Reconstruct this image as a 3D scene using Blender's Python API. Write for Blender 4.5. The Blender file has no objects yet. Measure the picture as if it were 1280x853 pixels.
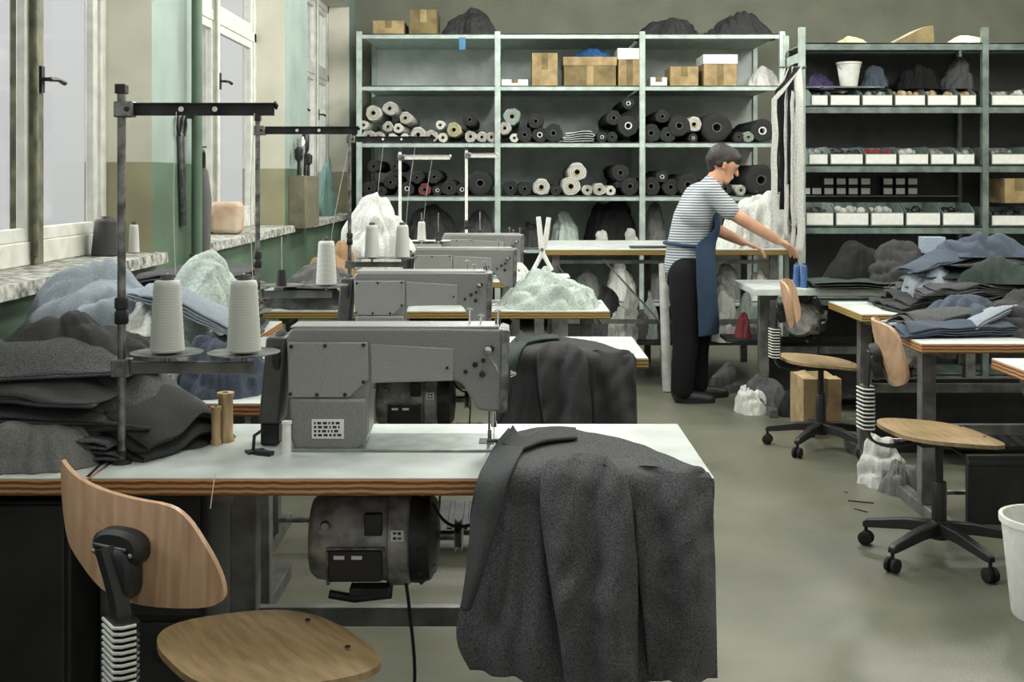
import bpy, bmesh, math, random
from mathutils import Vector, Matrix, noise, Euler

# ------------------------------------------------------------------ camera, light, exposure
F = 1463.0            # focal length in pixels of the 1280x853 frame
HZ = 225.0            # horizon row
EYE = 1.40
scene = bpy.context.scene
col = scene.collection
cam_data = bpy.data.cameras.new('camera')
cam_data.sensor_width = 36.0
cam_data.lens = 36.0 * F / 1280.0
cam_data.shift_y = -(426.5 - HZ) / 1280.0
cam_data.clip_start = 0.05
cam = bpy.data.objects.new('camera', cam_data)
col.objects.link(cam)
cam.location = (0, 0, EYE)
cam.rotation_euler = (math.radians(90), 0, 0)
scene.camera = cam
scene.view_settings.view_transform = 'Standard'
scene.view_settings.look = 'None'
scene.view_settings.gamma = 1.0
scene.view_settings.use_curve_mapping = False
scene.view_settings.exposure = -0.32

world = bpy.data.worlds.new('overcast_sky')
scene.world = world
world.use_nodes = True
wn = world.node_tree.nodes
wl = world.node_tree.links
bg = wn['Background']
tc = wn.new('ShaderNodeTexCoord')
sep = wn.new('ShaderNodeSeparateXYZ')
rampw = wn.new('ShaderNodeValToRGB')
rampw.color_ramp.elements[0].position = 0.38
rampw.color_ramp.elements[0].color = (0.62, 0.63, 0.61, 1)
rampw.color_ramp.elements[1].position = 0.56
rampw.color_ramp.elements[1].color = (0.84, 0.86, 0.86, 1)
mrw = wn.new('ShaderNodeMapRange')
mrw.inputs[1].default_value = -1
mrw.inputs[2].default_value = 1
wl.new(tc.outputs['Generated'], sep.inputs[0])
wl.new(sep.outputs['Z'], mrw.inputs[0])
wl.new(mrw.outputs[0], rampw.inputs[0])
wl.new(rampw.outputs[0], bg.inputs['Color'])
bg.inputs['Strength'].default_value = 1.0


# soft daylight of a hazy sky falling in through the tall windows of the left wall
sun_d = bpy.data.lights.new('hazy_sun', 'SUN')
sun_d.energy = 8.0
sun_d.angle = math.radians(50)
sun_d.color = (0.95, 0.98, 1.0)
sun = bpy.data.objects.new('hazy_sun', sun_d)
sun.rotation_euler = Vector((1.0, -0.12, -0.62)).to_track_quat('-Z', 'Y').to_euler()
sun.location = (-6, 4, 6)
col.objects.link(sun)
# unseen ceiling lamp rows added to brighten the room (housings built with the ceiling)
LAMPS = [(0.2, 1.6), (0.2, 4.9), (0.2, 8.2), (3.0, 1.6), (3.0, 4.9), (3.0, 8.2)]
for x_, y_ in LAMPS:
    for dy_ in (-0.6, 0.6):
        d_ = bpy.data.lights.new('added_lamp_light', 'POINT')
        d_.energy = 40 if y_ < 3 else (105 if y_ < 6 else 120)
        d_.color = (1.0, 0.99, 0.95)
        d_.shadow_soft_size = 0.22
        o_ = bpy.data.objects.new('added_lamp_light', d_)
        o_.location = (x_, y_ + dy_, 3.25)
        col.objects.link(o_)


# ------------------------------------------------------------------ helpers
def lin(c):
    c = c / 255.0
    return c / 12.92 if c <= 0.04045 else ((c + 0.055) / 1.055) ** 2.4


def P(px, py, Y):
    return Vector(((px - 640.0) * Y / F, Y, EYE - (py - HZ) * Y / F))


def PX(px, Y):
    return (px - 640.0) * Y / F


def PZ(py, Y):
    return EYE - (py - HZ) * Y / F


def YZ(py, z):
    return (EYE - z) * F / (py - HZ)


MATS = {}


def mat(name, rgb, rough=0.6, metal=0.0, var=0.12, scale=8.0, bump=0.0, bscale=60.0, rgb2=None, stretch=None,
        spec=0.5, trans=0.0, thr=(0.35, 0.65), detail=6.0):
    if name in MATS:
        return MATS[name]
    m = bpy.data.materials.new(name)
    m.use_nodes = True
    nt = m.node_tree
    b = nt.nodes['Principled BSDF']
    b.inputs['Roughness'].default_value = rough
    b.inputs['Metallic'].default_value = metal
    b.inputs['Specular IOR Level'].default_value = spec
    c1 = [lin(v) for v in rgb]
    if rgb2 is None:
        c2 = [v * (1 - var * 2) for v in c1]
        c1 = [min(1, v * (1 + var)) for v in c1]
    else:
        c2 = [lin(v) for v in rgb2]
    t = nt.nodes.new('ShaderNodeTexCoord')
    mp = nt.nodes.new('ShaderNodeMapping')
    if stretch:
        mp.inputs['Scale'].default_value = stretch
    nt.links.new(t.outputs['Object'], mp.inputs[0])
    nz = nt.nodes.new('ShaderNodeTexNoise')
    nz.inputs['Scale'].default_value = scale
    nz.inputs['Detail'].default_value = detail
    nt.links.new(mp.outputs[0], nz.inputs['Vector'])
    r = nt.nodes.new('ShaderNodeValToRGB')
    r.color_ramp.elements[0].position = thr[0]
    r.color_ramp.elements[1].position = thr[1]
    r.color_ramp.elements[0].color = (*c2, 1)
    r.color_ramp.elements[1].color = (*c1, 1)
    nt.links.new(nz.outputs['Fac'], r.inputs[0])
    nt.links.new(r.outputs[0], b.inputs['Base Color'])
    if bump > 0:
        n2 = nt.nodes.new('ShaderNodeTexNoise')
        n2.inputs['Scale'].default_value = bscale
        n2.inputs['Detail'].default_value = 4
        nt.links.new(mp.outputs[0], n2.inputs['Vector'])
        bp = nt.nodes.new('ShaderNodeBump')
        bp.inputs['Strength'].default_value = bump
        bp.inputs['Distance'].default_value = 0.01
        nt.links.new(n2.outputs['Fac'], bp.inputs['Height'])
        nt.links.new(bp.outputs[0], b.inputs['Normal'])
    MATS[name] = m
    return m


def stripes(name, rgb, rgb2, scale, direction='Z', rough=0.7, dist=1.0, thr=(0.4, 0.6)):
    if name in MATS:
        return MATS[name]
    m = bpy.data.materials.new(name)
    m.use_nodes = True
    nt = m.node_tree
    b = nt.nodes['Principled BSDF']
    b.inputs['Roughness'].default_value = rough
    t = nt.nodes.new('ShaderNodeTexCoord')
    w = nt.nodes.new('ShaderNodeTexWave')
    w.bands_direction = direction
    w.inputs['Scale'].default_value = scale
    w.inputs['Distortion'].default_value = dist
    w.inputs['Detail'].default_value = 3
    r = nt.nodes.new('ShaderNodeValToRGB')
    r.color_ramp.elements[0].position = thr[0]
    r.color_ramp.elements[1].position = thr[1]
    r.color_ramp.elements[0].color = (*[lin(v) for v in rgb], 1)
    r.color_ramp.elements[1].color = (*[lin(v) for v in rgb2], 1)
    nt.links.new(t.outputs['Object'], w.inputs['Vector'])
    nt.links.new(w.outputs['Fac'], r.inputs[0])
    nt.links.new(r.outputs[0], b.inputs['Base Color'])
    MATS[name] = m
    return m


def gmat(o):
    m = Matrix.Identity(4)
    while o is not None:
        m = o.matrix_basis @ m
        o = o.parent
    return m


class MB:
    def __init__(s):
        s.bm = bmesh.new()

    def box(s, x0, x1, y0, y1, z0, z1, rz=0, rx=0, ry=0):
        c = Vector(((x0 + x1) / 2, (y0 + y1) / 2, (z0 + z1) / 2))
        m = Matrix.Translation(c) @ Euler((rx, ry, rz)).to_matrix().to_4x4() @ Matrix.Diagonal((abs(x1 - x0), abs(y1 - y0), abs(z1 - z0), 1))
        bmesh.ops.create_cube(s.bm, size=1, matrix=m)
        return s

    def bar(s, a, b, w, h=None, up=(0, 0, 1)):
        a, b = Vector(a), Vector(b)
        h = h or w
        d = b - a
        L = d.length
        if L < 1e-6:
            return s
        d.normalize()
        u = Vector(up)
        if abs(d.dot(u)) > 0.98:
            u = Vector((0, 1, 0))
        sx = d.cross(u).normalized()
        sz = sx.cross(d).normalized()
        R = Matrix((sx, d, sz)).transposed().to_4x4()
        m = Matrix.Translation((a + b) / 2) @ R @ Matrix.Diagonal((w, L, h, 1))
        bmesh.ops.create_cube(s.bm, size=1, matrix=m)
        return s

    def loft(s, rings, close=True, cap=True):
        vs = [[s.bm.verts.new(p) for p in r] for r in rings]
        n = len(vs[0])
        for a, b in zip(vs, vs[1:]):
            for i in range(n if close else n - 1):
                j = (i + 1) % n
                s.bm.faces.new((a[i], a[j], b[j], b[i]))
        if cap and close:
            s.bm.faces.new(vs[0][::-1])
            s.bm.faces.new(vs[-1])
        return s

    def tube(s, pts, r, n=10, cap=True):
        pts = [Vector(p) for p in pts]
        rs = r if isinstance(r, (list, tuple)) else [r] * len(pts)
        rings = []
        prev = None
        for i, p in enumerate(pts):
            d = (pts[min(i + 1, len(pts) - 1)] - pts[max(i - 1, 0)]).normalized()
            if prev is None:
                u = Vector((0, 0, 1)) if abs(d.z) < 0.9 else Vector((1, 0, 0))
                u = (u - d * u.dot(d)).normalized()
            else:
                u = (prev - d * prev.dot(d)).normalized()
            prev = u
            v = d.cross(u)
            rings.append([p + (u * math.cos(2 * math.pi * k / n) + v * math.sin(2 * math.pi * k / n)) * rs[i] for k in range(n)])
        return s.loft(rings, cap=cap)

    def lathe(s, prof, o=(0, 0, 0), axis='Z', n=24, cap=True):
        """prof: list of (radius, along)"""
        o = Vector(o)
        rings = []
        for r, a in prof:
            ring = []
            for k in range(n):
                t = 2 * math.pi * k / n
                c, q = r * math.cos(t), r * math.sin(t)
                v = {'Z': (c, q, a), 'X': (a, c, q), 'Y': (q, a, c)}[axis]
                ring.append(o + Vector(v))
            rings.append(ring)
        return s.loft(rings, cap=cap)

    def prism(s, pts, y0, y1, M=None):
        """outline (x,z) extruded along y"""
        a = [Vector((x, y0, z)) for x, z in pts]
        b = [Vector((x, y1, z)) for x, z in pts]
        if M is not None:
            a = [M @ v for v in a]
            b = [M @ v for v in b]
        return s.loft([a, b])

    def grid(s, rows):
        vs = [[s.bm.verts.new(p) for p in r] for r in rows]
        for a, b in zip(vs, vs[1:]):
            for i in range(len(a) - 1):
                s.bm.faces.new((a[i], a[i + 1], b[i + 1], b[i]))
        return s

    def sphere(s, c, r, sc=(1, 1, 1), seg=16):
        m = Matrix.Translation(c) @ Matrix.Diagonal((r * sc[0], r * sc[1], r * sc[2], 1))
        bmesh.ops.create_uvsphere(s.bm, u_segments=seg, v_segments=max(6, seg * 2 // 3), radius=1, matrix=m)
        return s

    def build(s, name, m, parent=None, world=True, bevel=0, smooth=None, solid=0, seg=2, origin=None, sub=0, ang=40):
        """world=True: coordinates are world coordinates, re-expressed under the parent"""
        me = bpy.data.meshes.new(name)
        bmesh.ops.recalc_face_normals(s.bm, faces=s.bm.faces[:])
        if parent is not None and world:
            s.bm.transform(gmat(parent).inverted())
        if parent is None and origin is None and world:
            zs = [v.co.z for v in s.bm.verts]
            cx = [v.co.x for v in s.bm.verts]
            cy = [v.co.y for v in s.bm.verts]
            origin = ((min(cx) + max(cx)) / 2, (min(cy) + max(cy)) / 2, min(zs))
        if origin is not None:
            s.bm.transform(Matrix.Translation(-Vector(origin)))
        if smooth is None:
            smooth = True
        for f in s.bm.faces:
            f.smooth = smooth
        if smooth:
            for e in s.bm.edges:
                if len(e.link_faces) == 2 and e.calc_face_angle(0) > math.radians(ang):
                    e.smooth = False
        s.bm.to_mesh(me)
        s.bm.free()
        me.materials.append(m)
        o = bpy.data.objects.new(name, me)
        col.objects.link(o)
        if origin is not None:
            o.location = origin
        if parent is not None:
            o.parent = parent
        if solid:
            q = o.modifiers.new('thickness', 'SOLIDIFY')
            q.thickness = solid
            q.offset = 0
        if bevel:
            q = o.modifiers.new('bevel', 'BEVEL')
            q.width = bevel
            q.segments = seg
            q.limit_method = 'ANGLE'
            q.angle_limit = math.radians(40)
        if sub:
            q = o.modifiers.new('subdivision', 'SUBSURF')
            q.levels = sub
            q.render_levels = sub
        return o


def tag(o, label, cat, group=None, kind=None):
    o['label'] = label
    o['category'] = cat
    if group:
        o['group'] = group
    if kind:
        o['kind'] = kind
    return o


def struct(o):
    o['kind'] = 'structure'
    return o


def empty(name, loc, rz=0, label=None, cat=None, group=None):
    o = bpy.data.objects.new(name, None)
    o.empty_display_size = 0.05
    o.location = loc
    o.rotation_euler = (0, 0, rz)
    col.objects.link(o)
    if label:
        tag(o, label, cat, group)
    return o


def dup(o, loc, rz=0, label=None, group=None):
    def rec(src, par):
        c = src.copy()
        col.objects.link(c)
        if par is not None:
            c.parent = par
        for ch in list(src.children):
            rec(ch, c)
        return c
    r = rec(o, None)
    r.location = loc
    r.rotation_euler = (0, 0, rz)
    if label:
        r['label'] = label
    if group:
        r['group'] = group
    return r


def cr(p0, p1, p2, p3, t):
    return 0.5 * ((2 * p1) + (p2 - p0) * t + (2 * p0 - 5 * p1 + 4 * p2 - p3) * t * t + (3 * p1 - p0 - 3 * p2 + p3) * t ** 3)


def resample(pts, n):
    out = []
    m = len(pts) - 1
    for i in range(n):
        u = i / (n - 1) * m
        k = min(int(u), m - 1)
        t = u - k
        out.append(cr(pts[max(k - 1, 0)], pts[k], pts[k + 1], pts[min(k + 2, m)], t))
    return out


def surf(rows, nu, nv):
    r = [resample([Vector(p) for p in row], nu) for row in rows]
    cols = [resample([r[j][i] for j in range(len(r))], nv) for i in range(nu)]
    return [[cols[i][j] for i in range(nu)] for j in range(nv)]


def ridge(v):
    return 1.0 - abs(noise.noise(v)) * 2.2


def fold_disp(g, amp, freq, seed, along=(1, 1, 0.3)):
    """displace a grid along its normals with soft folds"""
    nv, nu = len(g), len(g[0])
    out = [[None] * nu for _ in range(nv)]
    for j in range(nv):
        for i in range(nu):
            a = g[j][min(i + 1, nu - 1)] - g[j][max(i - 1, 0)]
            b = g[min(j + 1, nv - 1)][i] - g[max(j - 1, 0)][i]
            n = a.cross(b)
            if n.length > 1e-9:
                n.normalize()
            p = g[j][i]
            q = Vector((p.x * along[0], p.y * along[1], p.z * along[2])) * freq + Vector((seed * 7.3, seed * 3.1, 0))
            q += noise.noise_vector(p * freq * 0.35 + Vector((seed, 0, 0))) * 0.8
            out[j][i] = p + n * amp * (ridge(q) * 0.7 + noise.noise(q * 2.3) * 0.4)
    return out


# ------------------------------------------------------------------ materials
M_floor = mat('floor_paint', (112, 112, 97), 0.42, 0, scale=2.2, rgb2=(86, 89, 76), bump=0.15, bscale=90, detail=12, thr=(0.3, 0.7))
M_cream = mat('cream_wall_paint', (205, 203, 188), 0.85, scale=3, var=0.06, bump=0.1)
M_tan = mat('tan_dado_paint', (150, 148, 118), 0.6, scale=4, var=0.08)
M_teal = mat('pale_teal_wall', (142, 158, 150), 0.7, scale=3, var=0.07)
M_green = mat('green_dado', (84, 106, 86), 0.5, scale=4, var=0.12)
M_backwall = mat('grey_olive_plaster', (116, 118, 104), 0.9, scale=3, var=0.07, bump=0.2)
M_frame = mat('white_window_paint', (200, 201, 192), 0.6, scale=12, var=0.08)
M_frame2 = mat('olive_window_paint', (118, 118, 96), 0.6, scale=14, rgb2=(66, 66, 52))
M_sill = mat('worn_stone_sill', (190, 190, 182), 0.7, scale=26, rgb2=(88, 88, 82), bump=0.3)
M_ceil = mat('ceiling_paint', (190, 190, 182), 0.9, var=0.05)
M_lam = mat('white_laminate', (199, 205, 201), 0.34, scale=9, rgb2=(178, 185, 181), bump=0.03)
M_ply = stripes('plywood_edge', (98, 66, 38), (176, 128, 84), 26, 'Z', 0.6, 2.0)
M_plyd = stripes('plywood_edge_yellow', (90, 78, 34), (170, 140, 80), 26, 'Z', 0.6, 2.0)
M_plywood = mat('beech_plywood', (192, 158, 128), 0.42, scale=14, rgb2=(166, 130, 100), stretch=(1.0, 6, 0.25), bump=0.05, spec=0.4)
M_seat = mat('worn_plywood_seat', (158, 134, 98), 0.5, scale=10, rgb2=(132, 112, 80), stretch=(1, 7, 1))
M_iron = mat('grey_hammered_enamel', (134, 134, 130), 0.42, 0.15, scale=260, rgb2=(118, 119, 117), bump=0.12, bscale=160)
M_iron2 = mat('light_grey_enamel', (150, 151, 147), 0.4, 0.15, scale=260, rgb2=(134, 135, 133), bump=0.1, bscale=160)
M_guard = mat('dark_grey_plastic', (70, 70, 69), 0.5, scale=30)
M_steel = mat('worn_steel', (150, 150, 147), 0.35, 0.85, scale=30, rgb2=(84, 84, 82))
M_chrome = mat('polished_steel', (210, 212, 210), 0.15, 1.0, scale=20)
M_dsteel = mat('dark_steel', (62, 62, 62), 0.5, 0.5, scale=20, rgb2=(34, 34, 34))
M_black = mat('black_plastic', (30, 30, 31), 0.45, scale=20)
M_hole = mat('black_rubber_and_hole_shade', (14, 14, 14), 0.8)  # also colours the dark discs that stand for shade inside holes
M_motor = mat('motor_grey_paint', (158, 158, 154), 0.42, 0.2, scale=24, rgb2=(104, 104, 102), bump=0.15)
M_leg = mat('grey_leg_enamel', (118, 119, 115), 0.45, 0.3, scale=14, rgb2=(80, 80, 78))
M_cab = mat('dark_cabinet_enamel', (46, 46, 46), 0.55, 0.2, scale=8, rgb2=(28, 28, 28))
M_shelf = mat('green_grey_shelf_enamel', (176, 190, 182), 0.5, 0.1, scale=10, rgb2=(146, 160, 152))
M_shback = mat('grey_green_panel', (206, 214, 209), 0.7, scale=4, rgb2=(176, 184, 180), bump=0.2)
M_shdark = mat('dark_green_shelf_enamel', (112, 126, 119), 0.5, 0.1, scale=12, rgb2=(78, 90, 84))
M_card = mat('cardboard', (168, 146, 106), 0.85, scale=10, rgb2=(132, 112, 78))
M_card2 = mat('dark_cardboard', (128, 112, 74), 0.85, scale=10, rgb2=(98, 86, 58))
M_label = mat('white_paper', (222, 222, 216), 0.7, scale=30, var=0.04)
M_bin = mat('grey_green_bin', (120, 134, 127), 0.5, scale=20)
M_thread = stripes('white_thread', (206, 208, 200), (150, 152, 146), 90, 'Z', 0.75, 0.6, (0.2, 0.9))
M_line = mat('sewing_thread', (216, 214, 204), 0.7)
M_wood = mat('turned_wood', (200, 174, 132), 0.6, scale=12, rgb2=(138, 110, 72), stretch=(4, 4, 0.6))
M_blue = mat('blue_thread', (58, 92, 142), 0.6, scale=30)


def fabric(name, rgb, rgb2, s=70, bump=0.5, rough=0.95):
    return mat(name, rgb, rough, 0, scale=s * 5, rgb2=rgb2, bump=bump * 0.6, bscale=420, spec=0.15, detail=3, thr=(0.25, 0.75))


C_char = fabric('charcoal_tweed', (112, 113, 114), (36, 37, 38), 70, 0.9)
C_char2 = fabric('dark_charcoal_wool', (78, 78, 79), (36, 36, 37), 110)
C_black = fabric('black_wool', (44, 44, 45), (20, 20, 21))
C_grey = fabric('grey_flannel', (124, 124, 121), (78, 78, 77))
C_teal = fabric('dark_green_lining', (74, 84, 80), (38, 44, 42))
C_denim = fabric('denim_blue', (92, 100, 112), (48, 55, 66))
C_ltblue = fabric('pale_blue_cotton', (158, 166, 172), (100, 110, 120))
C_white = fabric('white_cotton', (214, 214, 208), (172, 174, 168), 20)
C_pale = fabric('pale_green_cotton', (188, 198, 190), (140, 152, 145), 20)
C_seam = fabric('pale_grey_seam_tape', (170, 170, 166), (130, 130, 127))
C_cream = fabric('cream_fabric', (196, 190, 150), (150, 146, 110))

# ------------------------------------------------------------------ the setting
XW = -1.60      # inner face of the left wall
XG = -1.82      # glass plane
YB = 11.95      # back wall
XR = 5.6
ZC = 3.62
ZS = 1.08       # sill top
ZD = 1.48       # top of the painted dado
struct(MB().box(-2.2, XR + 0.2, -2.6, YB + 0.2, -0.12, 0).build('floor', M_floor, smooth=False))
struct(MB().box(-2.2, XR + 0.2, -2.6, YB + 0.2, ZC, ZC + 0.1).build('ceiling', M_ceil, smooth=False))
struct(MB().box(-2.2, XR + 0.2, YB, YB + 0.15, 0, ZC).build('wall_back', M_backwall, smooth=False))
struct(MB().box(XR, XR + 0.15, -2.6, YB, 0, ZC).build('wall_right', M_cream, smooth=False))

WIN = [(-0.6, 2.3), (3.0, 5.20), (5.98, 8.25), (9.15, 11.5)]
ZT = 3.10
piers = []
prev = -2.6
for a, b in WIN:
    piers.append((prev, a))
    prev = b
piers.append((prev, YB))
wall = MB()
for a, b in piers:
    wall.box(-1.90, XW, a, b, 0, ZC)
for a, b in WIN:
    wall.box(-1.90, XW, a, b, 0, ZS - 0.05)
    wall.box(-1.90, XW, a, b, ZT, ZC)
ow = wall.build('wall_left', M_cream, smooth=False, origin=(0, 0, 0))
struct(ow)
ow.data.materials.append(M_tan)
ow.data.materials.append(M_teal)
ow.data.materials.append(M_green)
# the dado is a paint line: split every pier at that height, then colour each face by its direction
bm = bmesh.new()
bm.from_mesh(ow.data)
bmesh.ops.bisect_plane(bm, geom=bm.verts[:] + bm.edges[:] + bm.faces[:], plane_co=(0, 0, ZD), plane_no=(0, 0, 1))
for f in bm.faces:
    c = f.calc_center_median()
    low = c.z < ZD
    if abs(f.normal.x) > 0.7:
        f.material_index = 3 if low else 2
    else:
        f.material_index = 1 if low else 0
bm.to_mesh(ow.data)
bm.free()

M_glass = bpy.data.materials.new('window_glass')
M_glass.use_nodes = True
_nt = M_glass.node_tree
_nt.nodes.clear()
_o = _nt.nodes.new('ShaderNodeOutputMaterial')
_m = _nt.nodes.new('ShaderNodeMixShader')
_t = _nt.nodes.new('ShaderNodeBsdfTransparent')
_g = _nt.nodes.new('ShaderNodeBsdfGlossy')
_g.inputs['Roughness'].default_value = 0.05
_m.inputs[0].default_value = 0.06
_nt.links.new(_t.outputs[0], _m.inputs[1])
_nt.links.new(_g.outputs[0], _m.inputs[2])
_nt.links.new(_m.outputs[0], _o.inputs[0])

for n_, (a, b) in enumerate(WIN):
    w = empty('window_%d' % (n_ + 1), (XG, a, ZS))
    struct(w)
    fr = MB()
    fm = M_frame
    x0, x1 = XG - 0.05, XG + 0.02
    fr.box(x0, x1, a, a + 0.07, ZS, ZT).box(x0, x1, b - 0.07, b, ZS, ZT)
    fr.box(x0, x1, a, b, ZS, ZS + 0.09).box(x0, x1, a, b, ZT - 0.07, ZT)
    fr.box(x0, x1, a, b, 2.36, 2.43)
    fr.build('window_frame', fm, w, bevel=0.006)
    mull = {0: [0.9], 1: [3.7, 4.42], 2: [7.12], 3: [9.9, 10.75]}[n_]
    for k in mull:
        q = MB()
        q.box(XG - 0.06, XG + 0.035, k - 0.045, k + 0.045, ZS, ZT)
        q.box(XG + 0.035, XG + 0.05, k - 0.06, k - 0.035, ZS + 0.03, ZT - 0.05)
        mo = q.build('mullion', M_frame2 if n_ == 1 else M_frame, w, bevel=0.005)
        h = MB()
        hz = 1.78 if n_ == 1 else 2.0
        h.box(XG + 0.03, XG + 0.05, k - 0.015, k + 0.015, hz - 0.05, hz + 0.05)
        h.bar((XG + 0.05, k, hz), (XG + 0.08, k, hz), 0.014)
        h.tube([(XG + 0.075, k, hz), (XG + 0.08, k + 0.07, hz + 0.004), (XG + 0.085, k + 0.12, hz - 0.004)], [0.009, 0.008, 0.011], 8)
        h.build('window_handle', M_black, mo)
    edges = [a + 0.07] + mull + [b - 0.07]
    for e0, e1 in zip(edges, edges[1:]):
        s_ = MB()
        for z0, z1 in ((ZS + 0.09, 2.36), (2.43, ZT - 0.07)):
            y0, y1 = e0 + 0.03, e1 - 0.03
            s_.box(XG - 0.02, XG + 0.015, y0, y0 + 0.05, z0, z1).box(XG - 0.02, XG + 0.015, y1 - 0.05, y1, z0, z1)
            s_.box(XG - 0.018, XG + 0.013, y0, y1, z0, z0 + 0.05).box(XG - 0.018, XG + 0.013, y0, y1, z1 - 0.05, z1)
        s_.build('sash', M_frame, w, bevel=0.004)
    MB().box(XG - 0.004, XG, a + 0.05, b - 0.05, ZS + 0.05, ZT - 0.05).build('glass', M_glass, w, smooth=False)
    sl = MB()
    nn = 40
    rows = []
    for i in range(nn + 1):
        y = a - 0.06 + (b - a + 0.12) * i / nn
        e = noise.noise(Vector((y * 6, n_, 0))) * 0.012
        rows.append([(XG - 0.0, y, ZS), (XW + 0.055 + e, y, ZS - 0.004 + e * 0.4), (XW + 0.06 + e, y, ZS - 0.05), (XW - 0.0, y, ZS - 0.055), (XG, y, ZS - 0.05)])
    sl.loft([[Vector(p) for p in r] for r in rows])
    struct(sl.build('trim_%d' % (n_ + 1), M_sill, ang=30))
bb = MB()
bb.box(XW, XW + 0.02, -2.5, YB, 0, 0.1)
struct(bb.build('baseboard_left', M_green, bevel=0.004))

# a heating riser runs down the first pier
rp = empty('heating_pipe', (XW + 0.06, 5.72, 0), 0, 'dark green heating riser pipe down the wall pier left of the middle window', 'pipe')
MB().tube([(XW + 0.06, 5.72, 0), (XW + 0.06, 5.72, ZC)], 0.026, 14).build('pipe', M_green, rp)
MB().box(XW + 0.0, XW + 0.05, 5.69, 5.75, 1.7, 1.73).build('bracket', M_dsteel, rp)
MB().lathe([(0.036, 1.0), (0.036, 1.04)], (XW + 0.06, 5.72, 0), 'Z', 14).build('collar', M_green, rp)

# housings of the added ceiling lamps, unseen above the frame
for i, (x_, y_) in enumerate(LAMPS):
    L = empty('added_ceiling_lamp', (x_, y_, 3.52), 0, 'added unseen fluorescent ceiling lamp above the %s aisle, %s of its row' % (('left' if x_ < 1 else 'right'), ['nearest', 'middle', 'farthest'][i % 3]), 'lamp', 'added fluorescent ceiling lamps')
    MB().box(x_ - 0.14, x_ + 0.14, y_ - 1.15, y_ + 1.15, 3.55, ZC).build('housing', M_frame, L, bevel=0.01)
    for dx in (-0.07, 0.07):
        MB().tube([(x_ + dx, y_ - 1.1, 3.53), (x_ + dx, y_ + 1.1, 3.53)], 0.014, 8).build('tube', M_label, L)


# ------------------------------------------------------------------ metal shelving along the back wall
YS = 10.6
YSB = 11.8
KS = YS / F
sx = [PX(449, YS), PX(622, YS), PX(803, YS), PX(978, YS)]
sz = [PZ(42, YS), PZ(107, YS), PZ(178, YS), PZ(245, YS), 0.78, 0.30]
rack = empty('fabric_shelving', (0.5, YS, 0), 0, 'tall green grey steel shelving of three bays along the back wall, full of rolls', 'shelving')
for x in sx:
    for y in (YS, YSB):
        q = MB()
        q.box(x - 0.025, x + 0.025, y - 0.004, y + 0.004, 0, sz[0] + 0.02)
        q.box(x - 0.025, x - 0.017, y, y + (0.04 if y == YS else -0.04), 0, sz[0] + 0.02)
        q.build('upright', M_shelf, rack, smooth=False)
BAYS = ['left', 'middle', 'right']
SHN = ['top', 'second', 'third', 'fourth', 'fifth', 'lowest']
for z in sz:
    for b in range(3):
        q = MB()
        q.box(sx[b] + 0.02, sx[b + 1] - 0.02, YS + 0.006, YSB - 0.006, z - 0.012, z)
        q.box(sx[b] + 0.02, sx[b + 1] - 0.02, YS + 0.006, YS + 0.016, z - 0.045, z)
        q.build('shelf_board', M_shelf, rack, bevel=0.002)
for b in range(3):
    MB().box(sx[b], sx[b + 1], YSB + 0.006, YSB + 0.014, 0.2, sz[0]).build('back_panel', M_shback, rack, smooth=False)

R_white = fabric('white_roll_fabric', (216, 216, 208), (168, 168, 162), 40)
R_teal = fabric('pale_green_roll_fabric', (164, 184, 176), (120, 140, 133), 40)
R_cream = fabric('cream_roll_fabric', (198, 196, 156), (150, 148, 112), 40)
R_dark = fabric('charcoal_roll_fabric', (62, 63, 63), (32, 33, 33), 40)
R_red = fabric('dull_red_roll_fabric', (140, 70, 76), (100, 50, 56), 40)
ORD = ['first', 'second', 'third', 'fourth', 'fifth', 'sixth', 'seventh', 'eighth', 'ninth', 'tenth', 'eleventh', 'twelfth',
       'thirteenth', 'fourteenth', 'fifteenth', 'sixteenth', 'seventeenth', 'eighteenth', 'nineteenth', 'twentieth', 'twenty-first', 'twenty-second']


def roll(x, y, z, r, L, m, corec, label, group, seed):
    rnd = random.Random(seed)
    o = empty('fabric_roll', (x, y, z - r), 0, label, 'fabric roll', group)
    q = MB()
    n = 30
    rings = []
    prof = [(0.32, 0.02), (0.34, 0.004), (0.66, 0.0), (0.93, 0.003), (1.0, 0.02), (0.99, 0.5 * L), (1.0, L - 0.01), (0.9, L)]
    ph = rnd.random() * 6
    for rr, a in prof:
        ring = []
        for k in range(n):
            t = 2 * math.pi * k / n
            w = 1 + 0.045 * math.sin(3 * t + ph) * (rr > 0.6) + 0.03 * math.sin(7 * t + ph * 2) * (rr > 0.9)
            ring.append(Vector((x + r * rr * w * math.cos(t), y + a, z + r * rr * w * math.sin(t) * 0.97)))
        rings.append(ring)
    q.loft(rings, cap=False)
    q.build('fabric', m, o, ang=60)
    q = MB()
    q.lathe([(r * 0.33, 0.03), (r * 0.33, -0.004 * 1), (r * 0.25, -0.004), (r * 0.25, 0.25)], (x, y, z), 'Y', 16, cap=False)
    cc = q.build('cardboard_core', corec, o)
    MB().lathe([(0.001, 0.10), (r * 0.25, 0.10)], (x, y, z), 'Y', 16, cap=False).build('hollow_shade_disc', M_hole, cc)  # black disc puts the shade of the open core into colour
    if r > 0.05 and m is not R_dark:
        q = MB()
        pts = []
        for i in range(50):
            t = i / 49 * 2.4 * 2 * math.pi + ph
            rr = r * (0.42 + 0.5 * i / 49)
            pts.append((x + rr * math.cos(t), y - 0.0005, z + rr * math.sin(t) * 0.97))
        q.tube(pts, 0.0022, 4)
        q.build('wound_edge', M_seam_dark if m in (R_white, R_teal, R_cream) else M_guard, o)
    return o


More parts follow.
